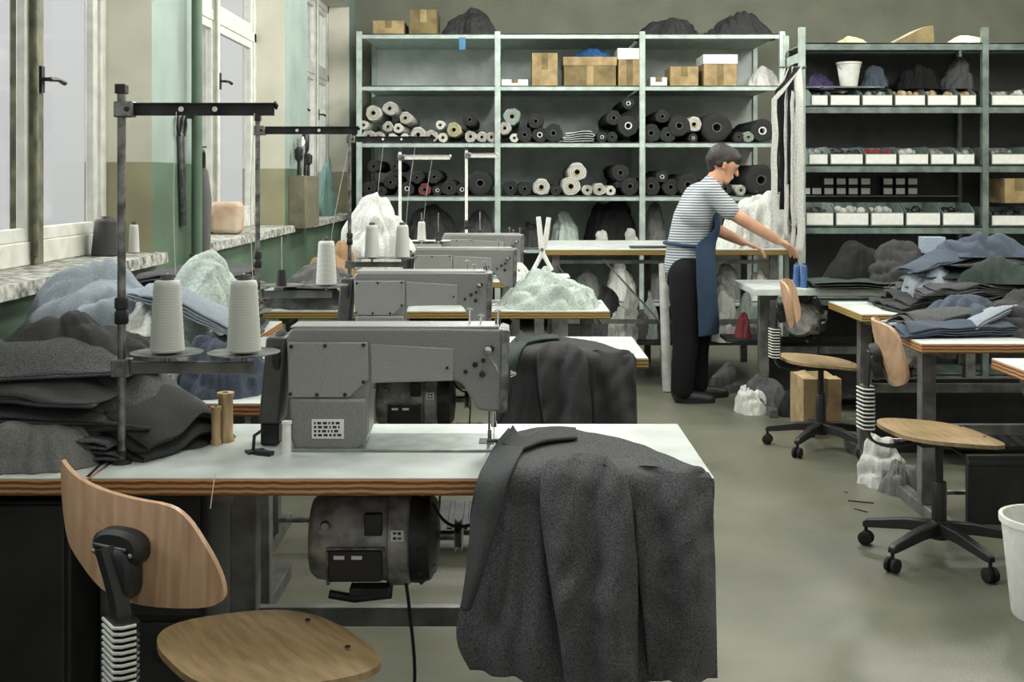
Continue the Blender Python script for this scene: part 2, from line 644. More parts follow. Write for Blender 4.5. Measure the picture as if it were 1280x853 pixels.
M_seam_dark = mat('shadowed_fabric_edge', (120, 120, 114), 0.9)
ROLLS = {
    (0, 2): [(466, 141, 10, 'w'), (486, 135, 9, 'w'), (506, 147, 8, 'w'), (454, 156, 6, 'w'), (522, 164, 10, 'w'), (459, 168, 8, 'w'),
             (473, 168, 7, 'w'), (484, 158, 7, 'w'), (497, 160, 6.5, 'w'), (505, 171, 6, 'w'), (494, 148, 5, 'd'), (490, 171, 6, 'w'), (539, 167, 8, 'w'),
             (550, 156, 6, 'w'), (553, 170, 6.5, 'w'), (567, 162, 9.5, 'c'), (587, 149, 9, 'd'), (588, 169, 7.5, 'w'), (602, 169, 7, 'w'),
             (614, 168, 7, 'w')],
    (1, 2): [(631, 160, 8, 'w'), (640, 145, 11, 't'), (643, 171, 6, 'w'), (670, 151, 10, 'd'), (656, 166, 10, 'd'), (675, 167, 10, 'd'), (692, 163, 12, 'd'),
             (786, 129, 8, 'd'), (768, 147, 10, 'd'), (753, 169, 7, 'd'), (766, 168, 7, 'd'), (786, 157, 14, 'd')],
    (2, 2): [(815, 161, 12, 'd'), (829, 145, 9, 'd'), (836, 165, 10, 'd'), (850, 157, 14, 'd'), (869, 155, 10, 'w'), (868, 172, 6, 'd'), (897, 158, 19, 'd'), (925, 168, 7, 'd'), (955, 163, 15, 'd'), (937, 166, 7, 't')],
    (0, 3): [(466, 208, 8, 'd'), (493, 208, 7, 'd'), (487, 228, 9, 'd'), (476, 239, 6, 'd'), (461, 233, 9, 'd'), (508, 235, 9, 'd'), (530, 236, 8, 'r'), (546, 236, 7, 'd'), (542, 221, 9, 'd'), (561, 234, 10, 'd'), (577, 237, 8, 'd'), (600, 229, 16, 'd'), (521, 222, 8, 'd')],
    (1, 3): [(638, 235, 10, 'd'), (656, 236, 9, 'd'), (677, 229, 11, 'w'), (695, 238, 7, 'd'), (722, 215, 12, 'w'), (714, 232, 12, 'w'), (735, 237, 7, 'w'), (750, 236, 8, 'w'), (764, 238, 6.5, 'w'), (776, 216, 11, 'd'), (788, 231, 12, 'd'), (774, 231, 4.5, 'd')],
    (2, 3): [(815, 232, 12, 'd'), (829, 221, 8, 'd'), (840, 234, 11, 'd'), (861, 230, 14, 'd'), (886, 234, 11, 'd'), (928, 238, 7, 'w'), (953, 224, 20, 'd'), (908, 236, 9, 'd')],
}
seed = 1
for (b, s), lst in ROLLS.items():
    lst = sorted(lst)
    names = {'w': 'white', 'd': 'dark grey', 'c': 'cream', 't': 'pale green', 'r': 'dull red'}
    cnt = {}
    for (px, py, r, c) in lst:
        cnt[c] = cnt.get(c, 0) + 1
    idx = {}
    for (px, py, r, c) in lst:
        idx[c] = idx.get(c, 0) + 1
        rr = r * KS
        z = PZ(py, YS)
        if z - rr < sz[s] + 0.045 * 1 or z - rr < sz[s]:
            z = max(z, sz[s] + rr * 0.99) if z - rr < sz[s] else sz[s] + rr * 0.99
        where = '%s bay, %s back shelf' % (BAYS[b], SHN[s])
        if cnt[c] == 1:
            lab = 'only %s fabric roll in %s' % (names[c], where)
        else:
            lab = '%s fabric roll, %s from left of its colour, %s' % (names[c], ORD[idx[c] - 1], where)
        rnd = random.Random(seed)
        roll(PX(px, YS), YS + 0.03 + rnd.random() * 0.05, z, rr, 1.0, {'w': R_white, 'd': R_dark, 'c': R_cream, 't': R_teal, 'r': R_red}[c],
             M_card if c in 'wct' else (M_label if rnd.random() < 0.22 else M_guard), lab, 'fabric rolls in %s' % where, seed)
        seed += 1


def carton(px0, px1, py0, pyb, Y, D, m, label, group=None, open_=False, name='cardboard_box', rz=0, zb=None, lid=None):
    x0, x1 = PX(px0, Y), PX(px1, Y)
    zb = PZ(pyb, Y) if zb is None else zb
    zt = zb + (pyb - py0) * Y / F
    o = empty(name, ((x0 + x1) / 2, Y + D / 2, zb), rz, label, 'box', group)
    w, h = (x1 - x0) / 2, zt - zb
    q = MB()
    q.box(-w, w, -D / 2, D / 2, 0, h)
    q.build('carton', m, o, world=False, bevel=0.003)
    q = MB()
    if lid:
        q.box(-0.03, 0.03, -D / 2 - 0.0015, -D / 2, 0, h * 0.72)
    else:
        q.box(-0.03, 0.03, -D / 2 - 0.0015, -D / 2, h * 0.5, h).box(-0.03, 0.03, -D / 2 - 0.0015, D / 2, h - 0.001, h + 0.0015)
    q.build('tape', M_card2 if m is not M_card2 else M_card, o, world=False)
    if lid:
        q = MB()
        q.box(-w - 0.008, w + 0.008, -D / 2 - 0.008, D / 2 + 0.008, h * 0.72, h + 0.006)
        q.build('lid', lid, o, world=False, bevel=0.003)
    return o


def crumple(w, d, h, seed, amp=0.03, freq=9.0, na=130, nr=44, sq=0.0):
    """a heap of thrown down cloth: closed dome with creases, local coordinates"""
    q = MB()
    rings = []
    rl = random.Random(seed * 13 + 5)
    lines = []
    sz_ = (w + d) / 4
    for k in range(int(9 + freq * 1.3)):
        a_ = rl.choice([0.3, 1.2, 2.2]) + seed + rl.gauss(0, 0.35)
        lines.append((math.cos(a_), math.sin(a_), rl.uniform(-sz_, sz_) * 0.95, sz_ * rl.uniform(0.05, 0.13), rl.uniform(0.4, 1.1), rl.uniform(-sz_, sz_) * 0.6, sz_ * rl.uniform(0.3, 0.9)))
    for j in range(nr):
        t = j / (nr - 1)
        ring = []
        for i in range(na):
            a = 2 * math.pi * i / na
            ca, sa = math.cos(a), math.sin(a)
            k = (abs(ca) ** (2 + sq) + abs(sa) ** (2 + sq)) ** (-1 / (2 + sq))
            rr = 1 + 0.34 * noise.noise(Vector((ca * 1.7, sa * 1.7, seed * 3.7))) + 0.10 * noise.noise(Vector((ca * 6, sa * 6, seed)))
            x, y = ca * k * t * rr * w / 2, sa * k * t * rr * d / 2
            z = h * max(0, 1 - t ** 2.1) ** 0.9 * (1 + 0.45 * noise.noise(Vector((x / w * 2.6, y / d * 2.6, seed * 1.9))))
            dd = 0.0
            wob = 0.02 * noise.noise(Vector((x * 9, y * 9, seed)))
            for (ca_, sa_, off, wd_, am_, cx_, ln_) in lines:
                u_ = x * ca_ + y * sa_ - off + wob + 0.12 * w * noise.noise(Vector((x * 3.5, y * 3.5, off * 9 + seed)))
                v_ = (-x * sa_ + y * ca_ - cx_) / ln_
                dd += am_ * math.exp(-(u_ / wd_) ** 2) * math.exp(-v_ * v_)
            dd = min(dd, 1.5)
            pp = Vector((x, y, z))
            wv = noise.noise_vector(pp * (freq * 0.45) + Vector((seed * 3.1, 0, seed)))
            ph1 = (x * math.cos(seed * 1.3) + y * math.sin(seed * 1.3)) * freq * 2.3 + z * freq * 1.4 + wv.x * 4.5
            ph2 = (x * math.sin(seed * 2.1) - y * math.cos(seed * 2.1)) * freq * 3.0 - z * freq * 1.8 + wv.y * 4.5
            m1 = max(0, min(1, 0.5 + 1.6 * noise.noise(pp * freq * 0.6 + Vector((0, seed, 3)))))
            f1 = abs(math.sin(ph1)) ** 0.75
            f2 = abs(math.sin(ph2)) ** 0.75
            dd = (dd - 0.5) * amp * 0.4 + ((f1 * m1 + f2 * (1 - m1)) - 0.6) * amp * 0.95
            dd += noise.noise(pp * freq * 3.0 + Vector((seed, 0, 0))) * amp * 0.18
            edge = min(1, (1 - t) * 6)
            nrm = Vector((x / (w * w) * 4 * h, y / (d * d) * 4 * h, 1)).normalized()
            v = Vector((x, y, z)) + nrm * dd * (0.35 + 0.65 * edge)
            v.z = max(v.z, 0.0)
            if j == nr - 1:
                v.z = 0
            ring.append(v)
        if j == 0:
            c = sum(ring, Vector()) / na
            ring = [c + (v - c) * 0.001 + Vector((math.cos(2 * math.pi * i / na), math.sin(2 * math.pi * i / na), 0)) * 0.0008 for i, v in enumerate(ring)]
        rings.append(ring)
    q.loft(rings, cap=True)
    return q


def heap(name, px, Y, z, w, d, h, seed, m, label, group=None, rz=0, amp=0.03, freq=9, cat='cloth', sq=0.0, x=None):
    q = crumple(w, d, h, seed, amp, freq, sq=sq)
    o = q.build(name, m, None, world=False, ang=70)
    o.location = ((PX(px, Y) if x is None else x), Y, z)
    o.rotation_euler = (0, 0, rz)
    tag(o, label, cat, group)
    return o


def folded(w, d, layers, gap, seed, droop=0.05, wav=0.012):
    """a garment folded in serpentine layers, rounded folds on both sides; local coordinates"""
    rnd = random.Random(seed)
    path = []
    for k in range(layers):
        hw = w / 2 * (1 - 0.04 * k + rnd.uniform(-0.05, 0.03))
        n = 16
        xs = [-hw + 2 * hw * i / n for i in range(n + 1)]
        if k % 2:
            xs = xs[::-1]
        for x in xs:
            path.append((x, gap * (k + 0.5)))
        if k < layers - 1:
            sgn = 1 if k % 2 == 0 else -1
            for t in (45, 90, 135):
                path.append((xs[-1] + sgn * math.sin(math.radians(t)) * gap * 0.55, gap * (k + 1) - math.cos(math.radians(t)) * gap * 0.5))
    rows = []
    nv = 22
    for j in range(nv + 1):
        y = -d / 2 + d * j / nv
        row = []
        for i, (x, z) in enumerate(path):
            k = z / gap
            e = noise.noise(Vector((y * 5, k * 0.8, seed))) * 0.05 * (abs(x) / (w / 2))
            yy = y * (1 + 0.10 * noise.noise(Vector((x * 4, k * 0.9, seed + 9))))
            zz = z + wav * noise.noise(Vector((x * 7, yy * 7, seed * 2))) * (0.4 + k * 0.25) + wav * 0.7 * ridge(Vector((x * 5 + yy * 6, yy * 4, seed)))
            zz -= droop * ((2 * x / w) ** 2 * 0.6 + (2 * yy / d) ** 2 * 0.6) * min(1, k / layers + 0.15)
            row.append(Vector((x + e, yy, max(0.003 + 0.002 * k, zz))))
        rows.append(row)
    q = MB()
    q.grid(rows)
    return q


def fold_thing(name, px, Y, z, w, d, layers, gap, seed, m, label, group=None, rz=0, droop=0.05, wav=0.012, tilt=(0, 0), cat='garment', x=None):
    o = folded(w, d, layers, gap, seed, droop, wav).build(name, m, None, world=False, solid=0.005, ang=75)
    o.location = ((PX(px, Y) if x is None else x), Y, z)
    o.rotation_euler = (tilt[0], tilt[1], rz)
    tag(o, label, cat, group)
    return o


# boxes and oddments on the back shelves
zt = sz[0]
G = 'boxes on top of the back shelving'
carton(466, 505, 24, 42, YS + 0.1, 0.5, M_card, 'flat brown cardboard box on top of the shelving, leftmost', G, zb=zt)
carton(512, 546, 10, 42, YS + 0.1, 0.5, M_card2, 'taller brown cardboard box on top of the shelving, second from left', G, zb=zt)
for i, (px, w, h, lb) in enumerate([(588, 0.5, 0.28, 'dark cloth bundle on top of the shelving above the left bay'),
                                    (835, 0.55, 0.2, 'dark cloth bundle on top of the shelving above the middle post'),
                                    (925, 0.7, 0.22, 'widest dark cloth bundle on top of the shelving above the right bay')]):
    heap('cloth_bundle', px, YS + 0.45, zt, w, 0.6, h, 60 + i, C_char2, lb, 'bundles on top of the shelving')
G = 'boxes on the second back shelf'
z1 = sz[1]
carton(627, 660, 98, 107, YS + 0.12, 0.4, M_label, 'low white paper parcel on the second shelf, left of the cardboard boxes', None, zb=z1, name='paper_parcel')
carton(665, 697, 65, 107, YS + 0.1, 0.4, M_card, 'tall narrow cardboard box second from left in the middle bay, upper shelf', G, zb=z1)
carton(705, 770, 71, 107, YS + 0.08, 0.5, M_card2, 'wide lidded cardboard box under the blue bag on the upper shelf', G, zb=z1, lid=M_card)
heap('blue_bag', 742, YS + 0.32, z1 + 36 * KS + 0.007, 0.36, 0.34, 0.11, 71, mat('blue_plastic', (62, 106, 150), 0.35, scale=14, rgb2=(40, 74, 116)), 'crumpled blue plastic bag lying on the wide cardboard box', None, 0.1, 0.02, cat='bag')
carton(773, 801, 60, 107, YS + 0.1, 0.4, M_card, 'tall cardboard box with pale lid against the middle post on the upper shelf', G, zb=z1, lid=M_label)
carton(813, 834, 95, 107, YS + 0.14, 0.3, M_label, 'small white carton at the left end of the right bay, upper shelf', G, zb=z1)
carton(838, 873, 82, 107, YS + 0.1, 0.4, M_card, 'plain low cardboard box in the right bay, upper shelf', G, zb=z1)
carton(880, 921, 68, 107, YS + 0.08, 0.4, M_card, 'cardboard box with white upper half in the right bay, upper shelf', G, zb=z1, lid=M_label)
heap('white_cloth', 953, YS + 0.3, z1, 0.36, 0.3, 0.17, 72, C_white, 'crumpled white cloth at the right end of the upper back shelf', None)
fold_thing('folded_cloth', 722, YS + 0.3, sz[2], 0.27, 0.4, 5, 0.022, 73, C_white, 'folded white cloth between the dark rolls on the third back shelf', droop=0.01, cat='cloth')
G = 'cloth stored on the fourth back shelf'
for i, (px, Y, w, h, m, lb) in enumerate([
        (480, 10.95, 0.5, 0.30, C_char, 'dark grey cloth heap at the left end of the fourth back shelf'),
        (540, 10.95, 0.5, 0.36, C_char2, 'dark cloth heap second from the left on the fourth back shelf'),
        (596, 10.95, 0.4, 0.28, C_char, 'dark cloth heap against the first inner post on the fourth back shelf'),
        (706, 10.95, 0.26, 0.33, C_pale, 'pale cone-shaped cloth heap in the middle bay, fourth back shelf'),
        (765, 11.0, 0.5, 0.46, C_black, 'black domed cloth heap in the middle bay, fourth back shelf'),
        (818, 10.95, 0.25, 0.32, C_grey, 'grey cloth heap behind the back of the standing person'),
        (925, 10.95, 0.5, 0.35, C_char, 'dark cloth heap in the right bay, fourth back shelf, beyond the person'),
        (665, 10.95, 0.32, 0.2, C_char2, 'low dark cloth heap left of the pale cone-shaped heap')]):
    heap('cloth_heap', px, Y, sz[4], w, 0.5, h, 80 + i, m, lb, G)
for i, px in enumerate((752, 789)):
    heap('white_cloth', px, 10.66 + 0.12, sz[4], 0.12, 0.12, 0.15, 91 + i, C_white, 'small white cloth wad %s of the black domed heap' % ('at the left front' if i == 0 else 'at the right front'), 'white wads by the black heap')
G = 'bundles on the fifth and lowest back shelves'
rr_ = random.Random(4)
k = 0
for zz, nm in ((sz[5], 'lowest'),):
    for b in range(3):
        for j in range(4):
            x = sx[b] + 0.2 + j * 0.31
            c, cn = rr_.choice([(C_char, 'dark grey'), (C_white, 'white'), (C_grey, 'mid grey'), (C_black, 'black')])
            heap('cloth_bundle', 0, YS + 0.3, zz, 0.3, 0.45, 0.2 + rr_.random() * 0.12, 100 + k, c,
                 '%s cloth bundle, %s from left, %s bay, lowest back shelf' % (cn, ORD[j], BAYS[b]), G, x=x)
            k += 1
# small blue tag on the empty shelf and a blue cloth
o = MB().box(PX(574, 10.62), PX(582, 10.62), YS - 0.01, YS - 0.004, PZ(62, 10.6), PZ(47, 10.6)).build('price_tag', mat('blue_card', (60, 120, 160), 0.6), bevel=0.001)
tag(o, 'small blue card hanging from the top edge of the left shelf bay', 'tag')

# ------------------------------------------------------------------ parts shelving on the right
YQ = 7.7
qx = [PX(1003, YQ), PX(1232, YQ), PX(1232, YQ) + 1.2]
qz = [PZ(53, YQ), PZ(132, YQ), PZ(206, YQ), PZ(283, YQ), 0.62, 0.12]
rack2 = empty('parts_shelving', (2.5, YQ, 0), 0, 'dark green steel shelving on the right holding rows of small parts bins', 'shelving')
for x in qx:
    for y in (YQ, YQ + 0.46):
        q = MB()
        q.box(x - 0.02, x + 0.02, y - 0.003, y + 0.003, 0, qz[0] + 0.1)
        q.box(x - 0.02, x - 0.014, y, y + (0.04 if y == YQ else -0.04), 0, qz[0] + 0.1)
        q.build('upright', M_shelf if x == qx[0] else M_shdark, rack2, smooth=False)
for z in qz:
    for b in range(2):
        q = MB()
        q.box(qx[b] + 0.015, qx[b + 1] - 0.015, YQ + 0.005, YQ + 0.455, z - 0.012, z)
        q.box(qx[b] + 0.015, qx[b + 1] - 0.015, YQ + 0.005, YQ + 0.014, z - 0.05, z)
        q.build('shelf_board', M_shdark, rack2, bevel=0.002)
MB().box(qx[0] - 0.003, qx[0] + 0.003, YQ + 0.02, YQ + 0.44, qz[0] - 0.12, qz[0] - 0.06).build('side_brace', M_shelf, rack2)
for b in range(2):
    MB().box(qx[b], qx[b + 1], YQ + 0.466, YQ + 0.472, 0.1, qz[0]).build('back_panel', M_cab, rack2, smooth=False)


def bin_(x0, x1, z, h, label, group, m=M_bin, seed=0):
    o = empty('parts_bin', ((x0 + x1) / 2, YQ + 0.03, z), 0, label, 'bin', group)
    q = MB()
    D = 0.34
    t = 0.004
    q.box(x0, x1, YQ + 0.03, YQ + 0.03 + D, z, z + t)
    for xa in (x0, x1 - t):
        q.prism([(0, 0), (D, 0), (D, h), (0.1, h), (0, h * 0.62)], 0, t, Matrix(((0, 1, 0, xa), (1, 0, 0, YQ + 0.03), (0, 0, 1, z), (0, 0, 0, 1))))
    q.box(x0, x1, YQ + 0.03, YQ + 0.034, z, z + h * 0.6)
    q.box(x0, x1, YQ + 0.026 + D, YQ + 0.03 + D, z, z + h)
    q.build('tray', m, o, bevel=0.001)
    MB().box(x0 + 0.006, x1 - 0.006, YQ + 0.0275, YQ + 0.0298, z + h * 0.06, z + h * 0.56).build('paper_label', M_label, o)
    if seed:
        rnd = random.Random(seed)
        q = MB()
        for i in range(9):
            c = (x0 + 0.025 + rnd.random() * (x1 - x0 - 0.05), YQ + 0.07 + rnd.random() * 0.2, z + h * 0.55 + rnd.random() * 0.02)
            q.sphere(c, 0.018 + rnd.random() * 0.014, seg=7)
        q.build('small_parts', rnd.choice([M_wood, M_black, M_thread, M_iron, R_red, M_dsteel]), o)['kind'] = 'stuff'
    return o


rn = ['upper', 'second', 'third', 'fourth']
sd = 300
for s in (1, 2, 3):
    pxs = {1: [1014, 1038, 1078, 1119, 1160, 1201, 1224], 2: [1011, 1038, 1082, 1124, 1164, 1196, 1222], 3: [1003, 1045, 1089, 1133, 1179, 1222]}[s]
    for i in range(len(pxs) - 1):
        x0, x1 = PX(pxs[i], YQ) + 0.006, PX(pxs[i + 1], YQ) - 0.006
        x0 = max(x0, qx[0] + 0.03)
        bin_(x0, x1, qz[s], 0.12 if s != 3 else 0.15, 'parts bin with white label, %s from left, %s level of the parts shelving' % (ORD[i], ['', 'second', 'third', 'fourth'][s]),
             'parts bins in the left bay of the parts shelving', seed=sd)
        sd += 1
    for i in range(4):
        x0 = qx[1] + 0.05 + i * 0.27
        bin_(x0, x0 + 0.25, qz[s], 0.12, 'parts bin, %s right of the second upright, %s level of the parts shelving' % (ORD[i], ['', 'second', 'third', 'fourth'][s]),
             'parts bins in the right bay of the parts shelving', seed=sd)
        sd += 1
# little white boxes stacked behind the bins
G = 'small white boxes above the fourth shelf bins'
cols_ = [1007, 1021, 1036, 1051.5, 1066.5, 1082, 1110, 1125.5, 1141]
k = 0
for row, (yy, zb) in enumerate(((239, 0), (227, 1))):
    for i, px in enumerate(cols_):
        if row == 1 and i < 2:
            continue
        Y = YQ + 0.385
        x = PX(px, Y)
        zc = PZ(yy, Y)
        o = empty('small_box', (x, Y, zc - 0.028), 0, 'small dark box with a white end, %s from left in the %s row' % (ORD[i if row == 0 else i - 2], ['lower', 'upper'][row]), 'box', G)
        MB().box(x - 0.034, x + 0.034, Y, Y + 0.07, zc - 0.030, zc + 0.031).build('carton', M_cab, o, bevel=0.001)
        MB().box(x - 0.030, x + 0.030, Y - 0.002, Y, zc - 0.02, zc + 0.02).build('white_end', M_label, o)
    # the little ledge they stand on
for zz_ in (PZ(239, YQ + 0.385) - 0.031,):
    MB().box(qx[0] + 0.02, qx[1] - 0.02, YQ + 0.375, YQ + 0.462, zz_ - 0.008, zz_).build('inner_ledge', M_shdark, rack2)
# top shelf contents
heap('folded_cloth', 1026, YQ + 0.2, qz[1] + 0.11, 0.18, 0.25, 0.10, 331, fabric('purple_cloth', (72, 64, 96), (42, 38, 60)), 'purple cloth wad on the bins left of the white bucket', sq=2)
o = empty('white_bucket', (PX(1061, YQ + 0.16), YQ + 0.16, qz[1] + 0.135), 0, 'white ribbed plastic bucket standing near the top left of the parts shelving', 'bucket')
MB().lathe([(0.055, 0), (0.058, 0.02), (0.078, 0.15), (0.084, 0.152), (0.084, 0.165), (0.074, 0.165), (0.05, 0.01)], (0, 0, 0), 'Z', 20, cap=False).build('pail', M_label, o, world=False)
MB().tube([(0.082 * math.cos(t), -0.03 * math.sin(t) - 0.02, 0.15 - 0.05 * math.sin(t)) for t in [math.pi * i / 12 for i in range(13)]], 0.002, 5).build('bail_handle', M_steel, o, world=False)
MB().box(PX(1012, YQ), PX(1110, YQ), YQ + 0.07, YQ + 0.3, qz[1] + 0.123, qz[1] + 0.133).build('inner_ledge', M_shdark, rack2)
G = 'cloth on the top boards of the parts shelving'
heap('cloth_bundle', 1092, YQ + 0.2, qz[1] + 0.134, 0.16, 0.22, 0.12, 333, C_denim, 'dark blue cloth right of the white bucket on the parts shelving', G, sq=1)
heap('cloth_bundle', 1150, YQ + 0.25, qz[1] + 0.122, 0.3, 0.24, 0.17, 334, C_black, 'black cloth in the middle of the top compartment of the parts shelving', G, sq=1)
heap('cloth_bundle', 1197, YQ + 0.25, qz[1] + 0.122, 0.2, 0.24, 0.18, 335, C_char, 'charcoal cloth at the right of the top compartment of the parts shelving', G, sq=1)
heap('cloth_bundle', 1208, YQ + 0.2, qz[0], 0.26, 0.35, 0.075, 336, C_cream, 'rounded olive bundle on top of the parts shelving at the right', G, amp=0.01)
heap('cloth_bundle', 1062, YQ + 0.2, qz[0], 0.2, 0.35, 0.05, 337, C_cream, 'low olive bundle on top of the parts shelving', G, amp=0.01)
q = MB()
q.prism([(-0.18, 0), (0.11, 0), (0.1, 0.12), (0.03, 0.11)], -0.12, 0.12)
o = q.build('cardboard_wedge', M_card2, None, world=False, bevel=0.003)
o.location = (PX(1140, YQ + 0.2), YQ + 0.2, qz[0])
tag(o, 'folded brown cardboard lying on top of the parts shelving', 'cardboard')
carton(1256, 1292, 252, 283, YQ + 0.04, 0.3, M_card, 'pale cardboard box on the fourth shelf at the far right', None, zb=qz[3] + 0.151)
# trimmings hanging at the end of the parts shelving
G = 'trimmings hung at the end of the parts shelving'
rod = empty('hanging_rail', (qx[0] - 0.06, YQ - 0.1, 2.16), 0, 'short steel rail fixed to the left end of the parts shelving', 'rail')
MB().tube([(qx[0] - 0.16, YQ - 0.02, 2.14), (qx[0] + 0.02, YQ - 0.02, 2.14)], 0.007, 8).build('rail', M_steel, rod)
rb = random.Random(8)
RB = [(976, 130, 205, 'w'), (979, 205, 262, 'k'), (983, 108, 300, 'w'), (988, 140, 230, 'k'), (991, 100, 312, 'w'), (996, 105, 285, 'w'), (1000, 150, 318, 'w'), (972, 190, 240, 'k'), (968, 245, 300, 'w')]
for i, (px, ya, yb, c) in enumerate(RB):
    Y = YQ - 0.05 - 0.012 * i
    rows = []
    n = 26
    wd = 0.012 + rb.random() * 0.012
    za, zb = 2.145, PZ(yb, Y)
    for j in range(n):
        t = j / (n - 1)
        z = za + (zb - za) * t
        x = PX(px, Y) + 0.012 * noise.noise(Vector((z * 5, i, 0))) + (qx[0] - 0.1 + 0.01 * i - PX(px, Y)) * max(0, 1 - t * 5)
        a = 0.8 * noise.noise(Vector((z * 4, i, 5)))
        dx, dy = wd * math.cos(a), wd * math.sin(a)
        yy = Y + (0.03 + 0.012 * i) * max(0, 1 - t * 6)
        rows.append([Vector((x - dx, yy - dy, z)), Vector((x, yy + 0.004, z)), Vector((x + dx, yy + dy, z))])
    q = MB()
    q.grid(rows)
    o = q.build('trimming_strip', C_white if c == 'w' else C_black, solid=0.004, ang=80)
    tag(o, '%s trimming strip, %s from left in the bunch beside the parts shelving' % ('white' if c == 'w' else 'black', ORD[sorted(RB).index((px, ya, yb, c))]), 'trimming', G)


# ------------------------------------------------------------------ tables
def work_table(name, x0, x1, y0, y1, label, legs=(0.1, 0.1), ply=M_ply, z=0.76, group='sewing tables', pedal=True, stretcher=True, th=0.038, legm=M_leg):
    o = empty(name, ((x0 + x1) / 2, (y0 + y1) / 2, 0), 0, label, 'table', group)
    MB().box(x0, x1, y0, y1, z - th, z - 0.003).build('tabletop', ply, o, bevel=0.002)
    MB().box(x0 + 0.001, x1 - 0.001, y0 + 0.001, y1 - 0.001, z - 0.003, z).build('laminate', M_lam, o, bevel=0.001)
    ym = (y0 + y1) / 2
    for xl in (x0 + legs[0], x1 - legs[1]):
        q = MB()
        q.box(xl - 0.03, xl + 0.03, ym - 0.03, ym + 0.03, 0.05, z - th - 0.02)
        q.box(xl - 0.025, xl + 0.025, y0 + 0.05, y1 - 0.05, z - th - 0.03, z - th)
        q.box(xl - 0.022, xl + 0.022, ym - 0.026, ym + 0.026, 0.4, 0.62)
        L = q.build('leg', legm, o, bevel=0.003)
        MB().box(xl - 0.025, xl + 0.025, y0 + 0.02, y1 - 0.02, 0.0, 0.05).build('foot', legm, L, bevel=0.005)
    if stretcher:
        MB().box(x0 + legs[0], x1 - legs[1], ym + 0.01, ym + 0.04, 0.33, 0.375).build('stretcher', legm, o, bevel=0.003)
    if pedal:
        xm = (x0 + x1) / 2
        q = MB()
        q.box(xm - 0.22, xm + 0.22, ym - 0.16, ym + 0.12, 0.10, 0.12, rx=0.12)
        for i in range(8):
            q.box(xm - 0.2 + i * 0.056, xm - 0.18 + i * 0.056, ym - 0.15, ym + 0.11, 0.12, 0.126, rx=0.12)
        q.build('treadle', M_dsteel, o, bevel=0.002)
        MB().tube([(x0 + legs[0], ym - 0.02, 0.1), (x1 - legs[1], ym - 0.02, 0.1)], 0.01, 8).build('treadle_rod', M_steel, o)
    return o


T1 = work_table('sewing_table', -0.905, 0.435, 2.51, 3.07, 'nearest white-topped sewing table with the charcoal jacket over its corner', legs=(0.27, 0.14))
T1b = work_table('side_table', -1.56, -0.912, 2.51, 3.07, 'white-topped side table under the dark garment pile at lower left', legs=(0.03, 0.03), pedal=False, stretcher=False)
T2 = work_table('sewing_table', -1.02, 0.49, 4.20, 4.78, 'second sewing table in the left row, right behind the nearest one', ply=M_plyd)
T3 = work_table('sewing_table', -1.22, 0.478, 5.70, 6.24, 'third sewing table in the left row, carrying the pale crumpled cloth', ply=M_plyd)
T4 = work_table('sewing_table', -1.15, 0.12, 7.35, 7.86, 'farthest sewing table in the left row, mostly hidden by machines', ply=M_plyd, pedal=False)
R1 = work_table('sewing_table', 1.72, 3.0, 3.60, 4.20, 'nearest table of the right row, its corner cut by the picture edge')
R2 = work_table('sewing_table', 1.60, 3.0, 4.57, 5.2, 'right row table with denim scraps, beside the nearer swivel chair', legs=(0.13, 0.1))
R3 = work_table('sewing_table', 1.665, 3.0, 5.57, 6.16, 'right row table under the large pile of trousers', ply=M_plyd)
R4 = work_table('sewing_table', 1.42, 2.9, 6.85, 7.5, 'farthest table of the right row with blue thread cones', ply=M_lam, legs=(0.12, 0.1))
# cutting table
zc = 0.93
ct = empty('cutting_table', (1.1, 8.5, 0), 0, 'long high cutting table running behind the standing person', 'table')
MB().box(0.2, 1.88, 7.9, 9.1, zc - 0.04, zc - 0.004).build('tabletop', M_plyd, ct, bevel=0.002)
MB().box(0.2, 1.88, 7.9, 9.1, zc - 0.004, zc).build('laminate', M_lam, ct, bevel=0.001)
for x in (0.3, 1.04, 1.78):
    for y in (7.98, 9.0):
        MB().box(x - 0.025, x + 0.025, y - 0.025, y + 0.025, 0, zc - 0.04).build('leg', M_leg, ct, bevel=0.003)
MB().box(0.3, 1.8, 7.965, 7.985, zc - 0.1, zc - 0.075).build('rail', M_leg, ct)
MB().box(0.3, 1.8, 7.965, 7.985, 0.42, 0.45).build('rail', M_leg, ct)
MB().bar((0.62, 7.955, zc - 0.07), (1.02, 7.955, 0.42), 0.03, 0.012).build('brace', M_leg, ct)
MB().bar((0.30, 7.955, zc - 0.10), (0.62, 7.955, 0.42), 0.03, 0.012).build('brace', M_leg, ct)
MB().box(0.28, 1.8, 7.99, 8.98, 0.27, 0.29).build('lower_shelf', M_cab, ct)
